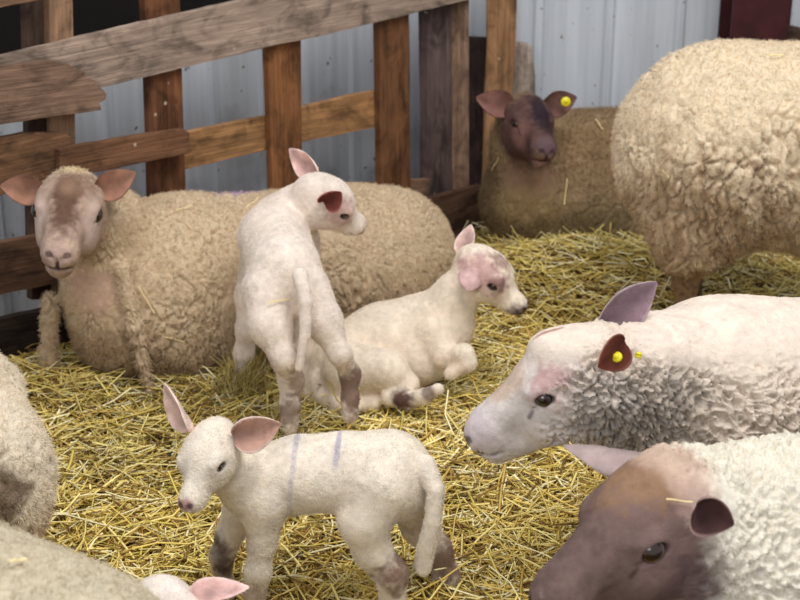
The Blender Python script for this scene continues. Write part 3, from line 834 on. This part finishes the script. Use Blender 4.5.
# --- tall lamb standing with its back to the camera
def lamb_back():
    a = Animal('lamb', 'white lamb standing with its back to the camera, head turned right over the lying ewe', 'lamb', (-.23, 3.25, 0))
    a.base_col = srgb(234, 220, 208); a.wool0 = .25
    # trunk
    a.chain([(284, 268, 3.20, 37), (274, 238, 3.36, 33), (280, 222, 3.45, 26)], .035)
    a.chain([(266, 290, 3.15, 25), (270, 324, 3.10, 21), (284, 358, 3.06, 12.5), (291, 380, 3.09, 11.5), (290, 404, 3.08, 9), (290, 420, 3.07, 9)], .02)
    a.chain([(306, 290, 3.16, 25), (324, 322, 3.12, 18), (340, 354, 3.09, 10.5), (350, 374, 3.13, 9.5), (350, 398, 3.12, 7.5), (350, 412, 3.11, 8)], .02)
    a.chain([(264, 240, 3.44, 23), (250, 296, 3.42, 14), (247, 330, 3.40, 10), (244, 352, 3.41, 9), (237, 378, 3.41, 7), (234, 392, 3.40, 7.5)], .02)
    a.chain([(300, 240, 3.46, 20), (306, 300, 3.42, 12), (304, 350, 3.40, 9), (304, 392, 3.40, 8)], .02)
    a.chain([(300, 276, 3.08, 8.5), (306, 302, 3.05, 7), (305, 335, 3.03, 5.5), (299, 368, 3.02, 4)], .002)
    a.chain([(281, 221, 3.45, 25), (300, 208, 3.44, 22), (318, 199, 3.42, 20)], .03)
    o = P(320, 196, 3.41)
    f = a.head(o, (.080, .040, -.050), (-.10, .9, .30), 1.16, lamb=True)
    for p, q in (((290, 428), 3.07), ((350, 417), 3.11)): hoof(a, *p, q, .8)
    a.paint = [(None, P(300, 376, 3.08), (.03, .05, .07), srgb(136, 104, 86), .6, .6), (None, P(352, 392, 3.10), (.05, .05, .075), srgb(118, 86, 70), .85, .55),
               (None, P(290, 412, 3.06), (.035, .05, .04), srgb(122, 92, 74), .75, .6),
               (None, P(268, 365, 3.06), (.05, .05, .04), srgb(206, 182, 170), .6, .5),
               (f, (.05, -.045, .01), (.045, .03, .035), srgb(196, 148, 144), .55, .5), (f, (.13, 0, -.03), (.022, .03, .022), srgb(150, 120, 116), .7, .3)] + a.paint
    a.ear(f.w((-.012, -.046, .018)), CV(.55, .25, .45), CV(-.1, -.75, .65), .062, .032, 1.2, (0, 0, -.01), srgb(120, 66, 58), srgb(176, 120, 112))
    a.ear(f.w((-.012, .046, .022)), CV(-.80, .72, -.1), CV(-.35, -.3, .8), .098, .032, 1.1, (0, 0, .0), srgb(216, 180, 172), srgb(234, 210, 202))
    a.build(h=.0034, wamp=.0012, wcell=.012, wfine=.0006, nf=60000, flen=(.0026, .0034), frad=.00028, seed=12, clump=.5, curl=.3, skin_fuzz=.9)

# --- lamb lying
def lamb_lying():
    a = Animal('lamb', 'white lamb lying on the straw against the big ewe, dark muzzle pointing right', 'lamb', (.02, 3.42, 0))
    a.base_col = srgb(238, 224, 206); a.wool0 = .25
    a.chain([(346, 362, 3.42, 38), (385, 345, 3.46, 40), (425, 332, 3.46, 36), (443, 324, 3.44, 32)], .04)
    a.chain([(352, 388, 3.40, 28), (428, 360, 3.40, 22)], .04)
    a.chain([(440, 318, 3.44, 27), (456, 296, 3.43, 21), (470, 278, 3.42, 19)], .03)
    # thigh folded, shank and foot forwards
    a.chain([(350, 370, 3.32, 28), (388, 370, 3.28, 20), (408, 384, 3.27, 10), (390, 397, 3.24, 7.5), (408, 400, 3.22, 8.5), (425, 396, 3.20, 7), (438, 389, 3.19, 6)], .015)
    a.chain([(325, 392, 3.36, 22), (340, 400, 3.30, 14), (372, 404, 3.26, 9)], .03)
    a.chain([(318, 380, 3.34, 8), (322, 396, 3.30, 7.5), (338, 405, 3.27, 7), (356, 407, 3.24, 6)], .015)
    a.chain([(438, 336, 3.39, 22), (446, 358, 3.34, 11), (464, 354, 3.31, 9.5), (468, 363, 3.30, 7.5), (450, 374, 3.29, 6.5)], .015)
    o = P(480, 267, 3.42)
    f = a.head(o, (.088, -.036, -.052), (.40, .88, .15), 1.12, lamb=True)
    a.paint = [(None, P(402, 402, 3.20), (.032, .05, .032), srgb(84, 52, 46), .95, .4), (None, P(428, 392, 3.19), (.018, .04, .02), srgb(90, 62, 54), .7, .4),
               (None, P(452, 366, 3.3), (.05, .06, .03), srgb(214, 190, 166), .5, .5),
               (f, (.02, -.045, .02), (.07, .035, .045), srgb(198, 152, 152), .75, .5), (f, (.045, 0, .05), (.035, .035, .02), srgb(130, 88, 82), .7, .5),
               (f, (.052, -.035, .008), (.026, .03, .022), srgb(100, 66, 62), .7, .4), (f, (.128, 0, -.03), (.032, .03, .024), srgb(76, 60, 60), .92, .35)] + a.paint
    a.ear(f.w((-.004, -.046, .020)), f.v((.25, -.62, -.42)), f.v((.2, -.3, -.8)), .066, .032, .9, (0, 0, -.012), srgb(170, 130, 130), srgb(206, 172, 170))
    a.ear(P(464, 256, 3.45), CV(.22, .95, -.1), CV(-.5, 0, .8), .085, .027, 1.1, (0, 0, .0), srgb(212, 180, 172), srgb(234, 212, 204))
    for i, (x0, y0, x1, y1) in enumerate([(0, 0, 0, 0)]): pass
    a.build(h=.0033, wamp=.0012, wcell=.012, wfine=.0006, nf=55000, flen=(.0026, .0034), frad=.00028, seed=13, clump=.5, curl=.3, skin_fuzz=.9)

# --- lamb in front
def lamb_front():
    Y = 2.36
    a = Animal('lamb', 'small white lamb standing side-on in front with two purple stripes over its back', 'lamb', (-.15, Y, 0))
    a.base_col = srgb(230, 219, 204); a.wool0 = .3
    a.chain([(262, 480, Y, 33), (300, 474, Y, 36), (345, 472, Y+.01, 37), (388, 474, Y+.02, 41), (394, 482, Y+.02, 39)], .03)
    a.chain([(252, 490, Y-.03, 29), (262, 516, Y-.03, 19)], .03)
    a.chain([(246, 482, Y-.02, 26), (232, 470, Y-.05, 22), (218, 458, Y-.06, 18)], .03)
    a.chain([(264, 505, Y-.05, 21), (262, 540, Y-.05, 13.5), (258, 572, Y-.055, 11.5), (255, 592, Y-.05, 9.5), (252, 625, Y-.05, 9), (252, 640, Y-.05, 10)], .018)
    a.chain([(242, 505, Y+.06, 19), (230, 535, Y+.06, 12), (222, 555, Y+.05, 10.5), (222, 585, Y+.06, 8.5), (222, 612, Y+.06, 8), (222, 622, Y+.06, 9)], .018)
    a.chain([(380, 488, Y-.04, 34), (364, 520, Y-.06, 24), (372, 550, Y-.06, 17), (391, 574, Y-.06, 15), (393, 605, Y-.06, 11.5), (392, 640, Y-.06, 10)], .022)
    a.chain([(408, 490, Y+.06, 27), (420, 526, Y+.08, 17), (438, 550, Y+.08, 12.5), (446, 575, Y+.08, 11.5), (447, 600, Y+.08, 9.5), (446, 620, Y+.08, 10)], .02)
    a.chain([(424, 466, Y-.02, 12), (436, 490, Y-.05, 9), (433, 520, Y-.06, 8.5), (426, 548, Y-.06, 9), (423, 568, Y-.06, 8)], .002)
    o = P(213, 446, Y-.09)
    f = a.head(o, CV(-.34, -.66, .72), CV(.93, -.05, .35), .92, lamb=True)
    for p, q in (((252, 645), Y-.05), ((222, 625), Y+.06), ((392, 645), Y-.06), ((446, 622), Y+.08)): hoof(a, *p, q, .8)
    a.paint = [(None, P(390, 570, Y-.06), (.045, .06, .040), srgb(122, 88, 70), .85, .5), (None, P(446, 560, Y+.08), (.032, .06, .055), srgb(132, 98, 80), .8, .6),
               (None, P(422, 520, Y+.06), (.03, .05, .05), srgb(150, 116, 96), .5, .4), (None, P(447, 598, Y+.08), (.03, .05, .03), srgb(140, 106, 88), .7, .6),
               (None, P(223, 558, Y+.05), (.028, .05, .055), srgb(84, 62, 52), .9, .4), (None, P(246, 528, Y-.03), (.03, .06, .03), srgb(190, 160, 134), .5, .5),
               (None, P(256, 596, Y-.05), (.03, .05, .04), srgb(160, 130, 112), .6, .6),
               (f, (.135, 0, -.022), (.018, .022, .014), srgb(170, 128, 122), .85, .2)] + a.paint
    # marker stripes sprayed across the back
    for x0, y0, x1, y1 in ((296, 434, 291, 508), (339, 426, 336, 464)):   # sprayed marks over the back
        for q in range(12):
            t = q/11; fr = Frame(P(x0+(x1-x0)*t, y0+(y1-y0)*t, Y-.03), CV(0, 0, 1), CV(1, 0, 0))
            a.paint.append((fr, (0, 0, 0), (.09, .0068, .010), srgb(140, 134, 172), .42*(1-.6*t), .14))
    a.ear(f.w((-.012, .046, .022)), CV(.88, .24, .1), CV(-.15, -.35, .9), .088, .034, .95, (0, 0, .0), srgb(184, 146, 132), srgb(222, 198, 188))
    a.ear(f.w((-.012, -.044, .026)), f.v((-.22, -.42, .95)), f.v((.8, -.35, .1)), .100, .030, 1.0, (0, 0, .0), srgb(222, 192, 182), srgb(232, 208, 198))
    a.build(h=.003, wamp=.0012, wcell=.011, wfine=.0006, nf=90000, flen=(.0026, .004), frad=.00026, seed=14, clump=.6, curl=.4, skin_fuzz=.9)

# --- dark-faced ewe at the back wall
def ewe_back():
    a = Animal('ewe', 'dark-faced ewe with a yellow ear tag lying in front of the metal wall', 'sheep', (.7, 4.75, 0))
    a.base_col = srgb(150, 128, 98)
    a.cap((.56, 4.72, .25), (1.05, 4.82, .24), .215, .225, .06)
    a.ell((.50, 4.60, .20), (.22, .2, .20), k=.06); a.cap((.55, 4.62, .12), (1.0, 4.68, .12), .19, .2, .06)
    a.cap((.42, 4.52, .22), (.41, 4.48, .40), .135, .10, .06)
    o = P(527, 117, 4.42)
    f = a.head(o, CV(.22, -.46, .86), CV(1, .02, -.25), .98)
    a.cap(f.w((-.02, 0, -.03)), (.40, 4.52, .38), .08, .10, .05)
    a.wool_paint = [(f, (.08, 0, -.02), (.16, .12, .14), 0, 1), (None, P(528, 185, 4.38), (.10, .1, .06), 0, .8)]
    a.paint = [(None, P(530, 178, 4.38), (.13, .12, .09), srgb(140, 112, 94), .85, .4),
               (None, P(525, 205, 4.40), (.13, .12, .07), srgb(162, 140, 100), .7, .4),
               (None, P(590, 150, 4.6), (.16, .2, .11), srgb(146, 118, 84), .6, .6),
               (None, P(570, 225, 4.5), (.3, .2, .10), srgb(112, 96, 68), .7, .5),
               (None, P(488, 205, 4.5), (.04, .2, .2), srgb(104, 86, 64), .6, .4),
               (f, (.08, 0, -.02), (.165, .12, .14), srgb(92, 68, 64), 1, .15), (f, (.09, .012, .04), (.11, .036, .06), srgb(44, 34, 40), .92, .4),
               (f, (.10, -.052, -.02), (.05, .03, .045), srgb(140, 102, 96), .7, .35), (f, (.205, 0, -.02), (.045, .04, .03), srgb(104, 84, 90), .8, .3),
               (f, (.21, 0, -.075), (.05, .05, .03), srgb(142, 108, 98), .7, .3)] + a.paint
    a.ear(f.w((-.018, -.055, .026)), f.v((-.05, -.96, .24)), f.v((.85, 0, .25)), .120, .044, 1.0, (0, 0, 0), srgb(128, 92, 84), srgb(92, 62, 56))
    a.ear(f.w((-.018, .055, .026)), f.v((-.05, .96, .30)), f.v((.85, 0, .25)), .120, .042, 1.0, (0, 0, 0), srgb(112, 82, 74), srgb(92, 62, 56))
    r = a.build(h=.0045, wamp=.004, wcell=.02, nf=60000, flen=(.003, .013), frad=.0005, seed=15, clump=.8)
    ear_tag(r, a.base, f.w((.020, .118, .062)), (0, -1, .25), .0155)

# --- standing ewe, hindquarters, on the right
def ewe_standing():
    a = Animal('ewe', 'tall cream ewe standing at right with cracked woolly flank, head out of the picture', 'sheep', (1.2, 3.7, 0))
    a.base_col = srgb(230, 212, 184)
    a.cap((.885, 3.72, .60), (1.75, 3.62, .57), .275, .282, .06)
    a.ell((.85, 3.70, .58), (.265, .27, .262), k=.06)
    a.cap((.84, 3.64, .50), (.80, 3.60, .40), .21, .12, .07)
    a.cap((.70, 3.62, .52), (.75, 3.56, .34), .085, .055, .07)
    a.cap((1.15, 3.66, .54), (1.8, 3.50, .47), .21, .24, .08)
    for x, y in ((.79, 3.60), (.86, 3.86)):
        a.cap((x, y, .42), (x-.01, y+.01, .24), .062, .036, .04); a.cap((x-.01, y+.01, .24), (x+.0, y, .05), .030, .026, .02); a.cap((x, y-.01, .04), (x, y-.02, .015), .030, .034, .02)
    for x, y in ((1.62, 3.46), (1.66, 3.76)):
        a.cap((x, y, .42), (x, y, .24), .07, .04, .04); a.cap((x, y, .24), (x, y, .05), .032, .028, .02); a.cap((x, y, .04), (x, y-.01, .015), .030, .034, .02)
    f = a.head((2.34, 3.52, .80), (.92, 0, -.4), (0, 1, 0), 1.05)
    a.cap((1.82, 3.6, .66), (2.3, 3.52, .76), .19, .09, .08)
    a.wool_paint = [(None, (.83, 3.7, .12), (.2, .4, .16), 0, 1), (None, (1.64, 3.6, .12), (.2, .4, .16), 0, 1), (f, (.08, 0, 0), (.16, .12, .14), 0, 1)]
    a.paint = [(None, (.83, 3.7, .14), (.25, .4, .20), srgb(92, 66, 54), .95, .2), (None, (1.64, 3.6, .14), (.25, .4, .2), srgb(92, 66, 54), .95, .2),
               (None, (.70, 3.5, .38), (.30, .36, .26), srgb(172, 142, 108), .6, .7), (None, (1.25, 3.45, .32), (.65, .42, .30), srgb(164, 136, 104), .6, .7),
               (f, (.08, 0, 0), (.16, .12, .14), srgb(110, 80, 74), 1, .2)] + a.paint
    a.ear(f.w((-.018, -.055, .026)), f.v((-.1, -.96, .1)), f.v((.9, 0, -.4)), .125, .044, .9, (0, 0, 0), srgb(140, 92, 82), srgb(92, 62, 56))
    a.ear(f.w((-.018, .055, .026)), f.v((-.1, .96, .1)), f.v((.9, 0, -.4)), .125, .044, .9, (0, 0, 0), srgb(140, 92, 82), srgb(92, 62, 56))
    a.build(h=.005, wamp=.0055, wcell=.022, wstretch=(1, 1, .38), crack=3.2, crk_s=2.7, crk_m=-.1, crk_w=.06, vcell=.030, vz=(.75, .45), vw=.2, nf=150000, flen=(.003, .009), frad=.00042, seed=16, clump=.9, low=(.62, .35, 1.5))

# --- pale-faced ewe in profile
def ewe_profile():
    a = Animal('ewe', 'pale-faced ewe in profile facing left with grubby curls on her neck', 'sheep', (.9, 2.5, 0))
    a.base_col = srgb(214, 200, 186)
    a.cap((.66, 2.52, .335), (1.35, 2.60, .34), .23, .24, .06); a.ell((.64, 2.50, .34), (.23, .22, .235), k=.06)
    a.cap((.58, 2.46, .42), (.44, 2.40, .455), .155, .12, .06); a.cap((.46, 2.41, .46), (.36, 2.35, .48), .125, .098, .05)
    for x, y in ((.60, 2.36), (.60, 2.62), (1.30, 2.44), (1.34, 2.74)):
        a.cap((x, y, .30), (x+.01, y, .2), .07, .04, .04); a.cap((x+.01, y, .2), (x, y, .05), .03, .025, .02); a.cap((x, y, .04), (x-.015, y, .015), .028, .032, .02)
    o = P(574, 372, 2.33)
    f = a.head(o, (-.885, -.07, -.395), (.06, -1, .02), 1.0)
    a.cap(f.w((-.03, 0, -.02)), (.40, 2.38, .46), .082, .112, .05)
    a.ell(f.w((.0, 0, .055)), (.06, .045, .03), k=.03)
    a.wool_paint = [(f, (.12, 0, 0), (.155, .12, .15), 0, 1), (None, P(630, 345, 2.25), (.045, .06, .045), 0, 1), (f, (.0, 0, .07), (.09, .1, .05), 0, 1), (f, (.05, 0, -.07), (.07, .1, .05), .7, .9), (None, P(720, 310, 2.45), (.24, .3, .085), .12, 1), (None, (1.1, 2.5, .55), (.6, .4, .12), .12, 1)]
    a.paint = [(f, (.12, 0, 0), (.165, .12, .15), srgb(206, 197, 193), 1, .2), (f, (.02, 0, .08), (.07, .08, .05), srgb(228, 212, 198), .8, .3),
               (None, P(640, 400, 2.36), (.12, .2, .12), srgb(146, 137, 128), .85, .6), (None, P(600, 400, 2.30), (.08, .2, .09), srgb(176, 167, 160), .7, .5),
               (None, P(740, 305, 2.45), (.35, .4, .06), srgb(230, 212, 198), .85, .3),
               (f, (.045, .055, .02), (.045, .03, .045), srgb(190, 146, 144), .75, .6), (f, (.02, .05, -.005), (.05, .03, .03), srgb(196, 158, 154), .5, .6),
               (f, (.12, 0, .04), (.07, .05, .03), srgb(204, 176, 154), .7, .4), (f, (.2, 0, -.02), (.05, .05, .05), srgb(206, 192, 196), .8, .4)] + a.paint
    a.paint += [(f, (.232, 0, -.04), (.014, .02, .018), srgb(96, 74, 74), .8, .3), (f, (.012, .0, .088), (.03, .006, .03), srgb(150, 70, 58), .7, .3)]
    a.ear(P(624, 342, 2.155), CV(-.50, -.42, .30), CV(.30, -.25, .75), .068, .034, .75, (0, 0, -.002), srgb(96, 50, 40), srgb(150, 104, 92))
    a.ear(f.w((-.075, -.040, .040)), CV(.85, .66, -.1), CV(.1, -.25, .9), .135, .040, .85, (0, 0, .02), srgb(126, 104, 112), srgb(176, 158, 160))
    r = a.build(h=.0030, wamp=.0120, wcell=.015, vcell=.017, vz=(.6, .4), vw=.22, wstretch=(1, 1, .8), crack=1.2, ropes=.9, crk_s=3, nf=110000, flen=(.0016, .0045), frad=.00036, seed=17, clump=1.0, curl=1.0)
    ear_tag(r, a.base, P(638, 357, 2.21), (.2, .3, .8), .006); ear_tag(r, a.base, P(617, 357, 2.135), CV(-.4, .3, .8), .009)

# --- brown-faced ewe in the right foreground
def ewe_brown():
    a = Animal('ewe', 'brown-faced ewe with curly white neck wool in the bottom right corner', 'sheep', (.75, 2.0, 0))
    a.base_col = srgb(230, 223, 208)
    a.cap((.62, 1.99, .30), (1.3, 2.04, .30), .225, .24, .06)
    a.cap((.56, 1.97, .34), (.46, 1.92, .42), .165, .125, .06)
    for x, y in ((.58, 1.88), (.60, 2.10), (1.25, 1.92), (1.25, 2.16)):
        a.cap((x, y, .22), (x, y, .05), .05, .03, .03); a.cap((x, y, .04), (x-.015, y, .015), .028, .032, .02)
    o = P(658, 507, 1.86)
    f = a.head(o, CV(-.78, -.42, .42), CV(.60, -.30, .72), 1.08, ek=1.25)
    a.cap(f.w((-.03, 0, -.02)), (.45, 1.93, .42), .085, .12, .05)
    a.wool_paint = [(f, (.10, 0, -.02), (.165, .14, .17), 0, 1), (f, (-.03, .075, .03), (.06, .05, .06), 0, 1)]
    a.paint = [(f, (.10, 0, -.02), (.17, .14, .17), srgb(114, 93, 88), 1, .15), (f, (.02, .0, .07), (.07, .065, .045), srgb(146, 114, 88), .8, .6),
               (f, (-.035, 0, .06), (.04, .10, .05), srgb(204, 178, 160), .8, .4), (f, (-.01, .06, .03), (.03, .03, .04), srgb(190, 160, 150), .5, .4),
               (f, (.06, .07, -.02), (.05, .03, .05), srgb(150, 124, 120), .7, .5), (f, (.15, 0, .0), (.09, .05, .05), srgb(98, 80, 76), .7, .5),
               (f, (.02, .07, -.08), (.06, .04, .05), srgb(96, 76, 78), .7, .4)] + a.paint
    a.ear(P(696, 506, 1.77), CV(.80, -.38, .30), CV(-.30, -.15, .9), .058, .031, 1.35, (0, 0, .0), srgb(70, 48, 46), srgb(150, 124, 118))
    a.ear(f.w((-.035, -.056, .040)), CV(-.93, .10, -.15), CV(-.1, -.85, -.25), .125, .046, 1.0, (0, 0, .0), srgb(110, 80, 74), srgb(158, 140, 138))
    a.build(h=.0030, wamp=.0135, wcell=.019, crack=.8, ropes=.45, nf=110000, flen=(.0016, .0045), frad=.00036, seed=18, clump=1.0, curl=1.2)

# --- cropped animals on the left and along the bottom
def ewe_left():
    a = Animal('ewe', 'cream ewe cut off by the left picture edge, muck on her lower wool', 'sheep', (-1.2, 2.5, 0))
    a.base_col = srgb(230, 216, 194)
    a.cap((-.99, 2.45, .35), (-1.6, 2.5, .38), .23, .25, .06); a.ell((-.93, 2.42, .37), (.21, .2, .20), k=.05)
    a.ell(P(8, 480, 2.36), (.085, .12, .15), k=.05)
    for x, y in ((-.80, 2.34), (-.84, 2.62), (-1.5, 2.36), (-1.5, 2.66)):
        a.cap((x, y, .34), (x, y, .2), .075, .04, .04); a.cap((x, y, .2), (x, y, .05), .032, .026, .02); a.cap((x, y, .04), (x, y-.01, .015), .028, .032, .02)
    f = a.head((-2.0, 2.5, .62), (-.92, 0, -.4), (0, -1, 0), 1.05)
    a.cap((-1.6, 2.5, .52), (-1.95, 2.5, .6), .17, .09, .08)
    a.wool_paint = [(f, (.08, 0, 0), (.16, .12, .14), 0, 1)]
    a.paint = [(None, P(2, 490, 2.28), (.05, .25, .065), srgb(112, 88, 66), .85, .5), (None, P(30, 545, 2.3), (.12, .25, .05), srgb(196, 166, 138), .6, .5),
               (None, P(0, 540, 2.3), (.08, .25, .05), srgb(130, 104, 78), .6, .5), (f, (.08, 0, 0), (.16, .12, .14), srgb(190, 160, 150), 1, .2)] + a.paint
    a.build(h=.005, wamp=.005, wcell=.024, nf=80000, flen=(.003, .008), frad=.00045, seed=19, clump=.5)
def ewe_corner():
    a = Animal('ewe', 'creamy grey woolly back of a ewe filling the bottom left corner', 'sheep', (-.75, 1.55, 0))
    a.base_col = srgb(206, 194, 170)
    a.cap((-.46, 1.52, .37), (-1.0, 1.78, .40), .205, .235, .06)
    for x, y in ((-.50, 1.42), (-.38, 1.66), (-.95, 1.62), (-.85, 1.94)):
        a.cap((x, y, .30), (x, y, .05), .06, .03, .04); a.cap((x, y, .04), (x, y-.01, .015), .028, .032, .02)
    f = a.head((-1.45, 1.95, .6), (-.85, .3, -.4), (-.3, -1, 0), 1.05)
    a.cap((-1.05, 1.8, .5), (-1.4, 1.93, .58), .16, .09, .08)
    a.wool_paint = [(f, (.08, 0, 0), (.16, .12, .14), 0, 1)]
    a.paint = [(f, (.08, 0, 0), (.16, .12, .14), srgb(190, 160, 150), 1, .2)] + a.paint
    a.build(h=.005, wamp=.004, wcell=.016, crack=.6, ropes=.8, nf=110000, flen=(.003, .007), frad=.0004, seed=20, clump=1.0, curl=1.0)
def lamb_bottom():
    a = Animal('lamb', 'white lamb at the bottom edge, only the crown and one pink ear showing', 'lamb', (-.28, 1.80, 0))
    a.base_col = srgb(238, 226, 216); a.wool0 = .4
    a.cap((-.20, 1.66, .27), (-.08, 1.38, .26), .082, .088, .04)
    for x, y in ((-.24, 1.64), (-.15, 1.68), (-.13, 1.36), (-.03, 1.40)):
        a.cap((x, y, .22), (x, y, .12), .035, .02, .03); a.cap((x, y, .12), (x, y, .012), .016, .019, .02)
    o = P(160, 610, 1.84)
    a.cap(o, (-.21, 1.69, .29), .045, .06, .04)
    f = a.head(o, (.12, .75, -.62), (-.95, .2, .1), 1.0, lamb=True)
    a.ear(f.w((-.012, -.044, .022)), CV(.93, .22, .1), CV(-.1, .8, .5), .095, .027, .9, (0, 0, .0), srgb(216, 178, 172), srgb(232, 200, 194))
    a.ear(f.w((-.012, .044, .012)), f.v((-.2, .75, -.65)), f.v((.5, -.1, .75)), .090, .032, .9, (0, 0, .0), srgb(226, 176, 172), srgb(232, 200, 194))
    a.build(h=.0032, wamp=.0012, wcell=.011, wfine=.0006, nf=40000, flen=(.0026, .004), frad=.00026, seed=21, clump=.6, curl=.4, skin_fuzz=.9)

for fn in (ewe_lying, lamb_back, lamb_lying, lamb_front, ewe_back, ewe_standing, ewe_profile, ewe_brown, ewe_left, ewe_corner, lamb_bottom):
    fn()

# ------------------------------------------------------------------ loose stalks caught in the fleeces
bpy.context.view_layer.update()
dg = bpy.context.evaluated_depsgraph_get()
from mathutils import Vector
def surface(px, py):
    d = P(px, py, 1.0)-np.array([0, 0, CAMZ]); d = unit(d)
    ok, loc, nrm, i, o, m = scene.ray_cast(dg, Vector((0, 0, CAMZ)), Vector(d))
    return np.array(loc), np.array(nrm)
STK = [
 (137, 284, 153, 311, .0032, 'long pale straw stalk slanting down the side of the big lying ewe'),
 (167, 338, 187, 343, .0030, 'short straw stalk lying level low on the big lying ewe'),
 (176, 214, 192, 209, .0028, 'short pale stalk on the upper shoulder of the big lying ewe'),
 (250, 214, 262, 203, .0034, 'whitish stalk on the back of the lying ewe left of the tall lamb'),
 (266, 304, 288, 300, .0030, 'pale stalk stuck on the rump of the tall lamb'),
 (664, 168, 670, 176, .0026, 'tiny stalk in the flank wool of the tall standing ewe'),
 (762, 178, 768, 190, .0028, 'small upright stalk in the wool near the right picture edge'),
 (768, 58, 782, 57, .0040, 'white flake of straw on top of the standing ewe'),
 (494, 170, 501, 157, .0026, 'thin stalk on the neck of the dark-faced ewe'),
 (594, 121, 602, 132, .0028, 'stalk lying on the back of the dark-faced ewe'),
 (566, 178, 563, 204, .0026, 'upright thin stalk on the side of the dark-faced ewe'),
 (664, 500, 690, 503, .0020, 'fine pale stalk across the brow of the brown-faced ewe'),
 (8, 566, 24, 563, .0030, 'short pale stalk on the woolly back in the bottom left corner'),
 (492, 228, 500, 246, .0028, 'thin stalk leaning against the chest of the dark-faced ewe'),
]
for x0, y0, x1, y1, w, lab in STK:
    n = 6; pp = []
    for i in range(n):
        t = i/(n-1); q, nr = surface(x0+(x1-x0)*t, y0+(y1-y0)*t+2*math.sin(PI*t)); pp.append((q, nr))
    nr = unit(sum(p[1] for p in pp)); A = np.array([p[0] for p in pp])
    a0, a1 = A[0], A[-1]; ln = np.linalg.norm(a1-a0)
    bow = max(0, max(np.dot(q-(a0+(a1-a0)*i/(n-1)), nr) for i, q in enumerate(A)))
    A = np.array([a0+(a1-a0)*i/(n-1)+nr*(.008+bow+.002*math.sin(i*1.3)) for i in range(n)])
    d = unit(a1-a0); sd = unit(np.cross(d, nr)); V = []
    for q in A:
        for k in range(4):
            an = PI/4+k*PI/2; V.append(q+sd*math.cos(an)*w*.7+nr*math.sin(an)*w*.35)
    F = [(i*4+k, i*4+(k+1) % 4, (i+1)*4+(k+1) % 4, (i+1)*4+k) for i in range(n-1) for k in range(4)]+[(3, 2, 1, 0), (4*n-4, 4*n-3, 4*n-2, 4*n-1)]
    c = A.mean(0)
    o = mesh_obj('straw_stalk', V, F, M_STRAW, None, c, np.tile(srgb(238, 218, 160), (len(V), 1)), smooth=False); o.location = c
    tag(o, lab, 'straw', 'loose straw stalks caught on the animals')
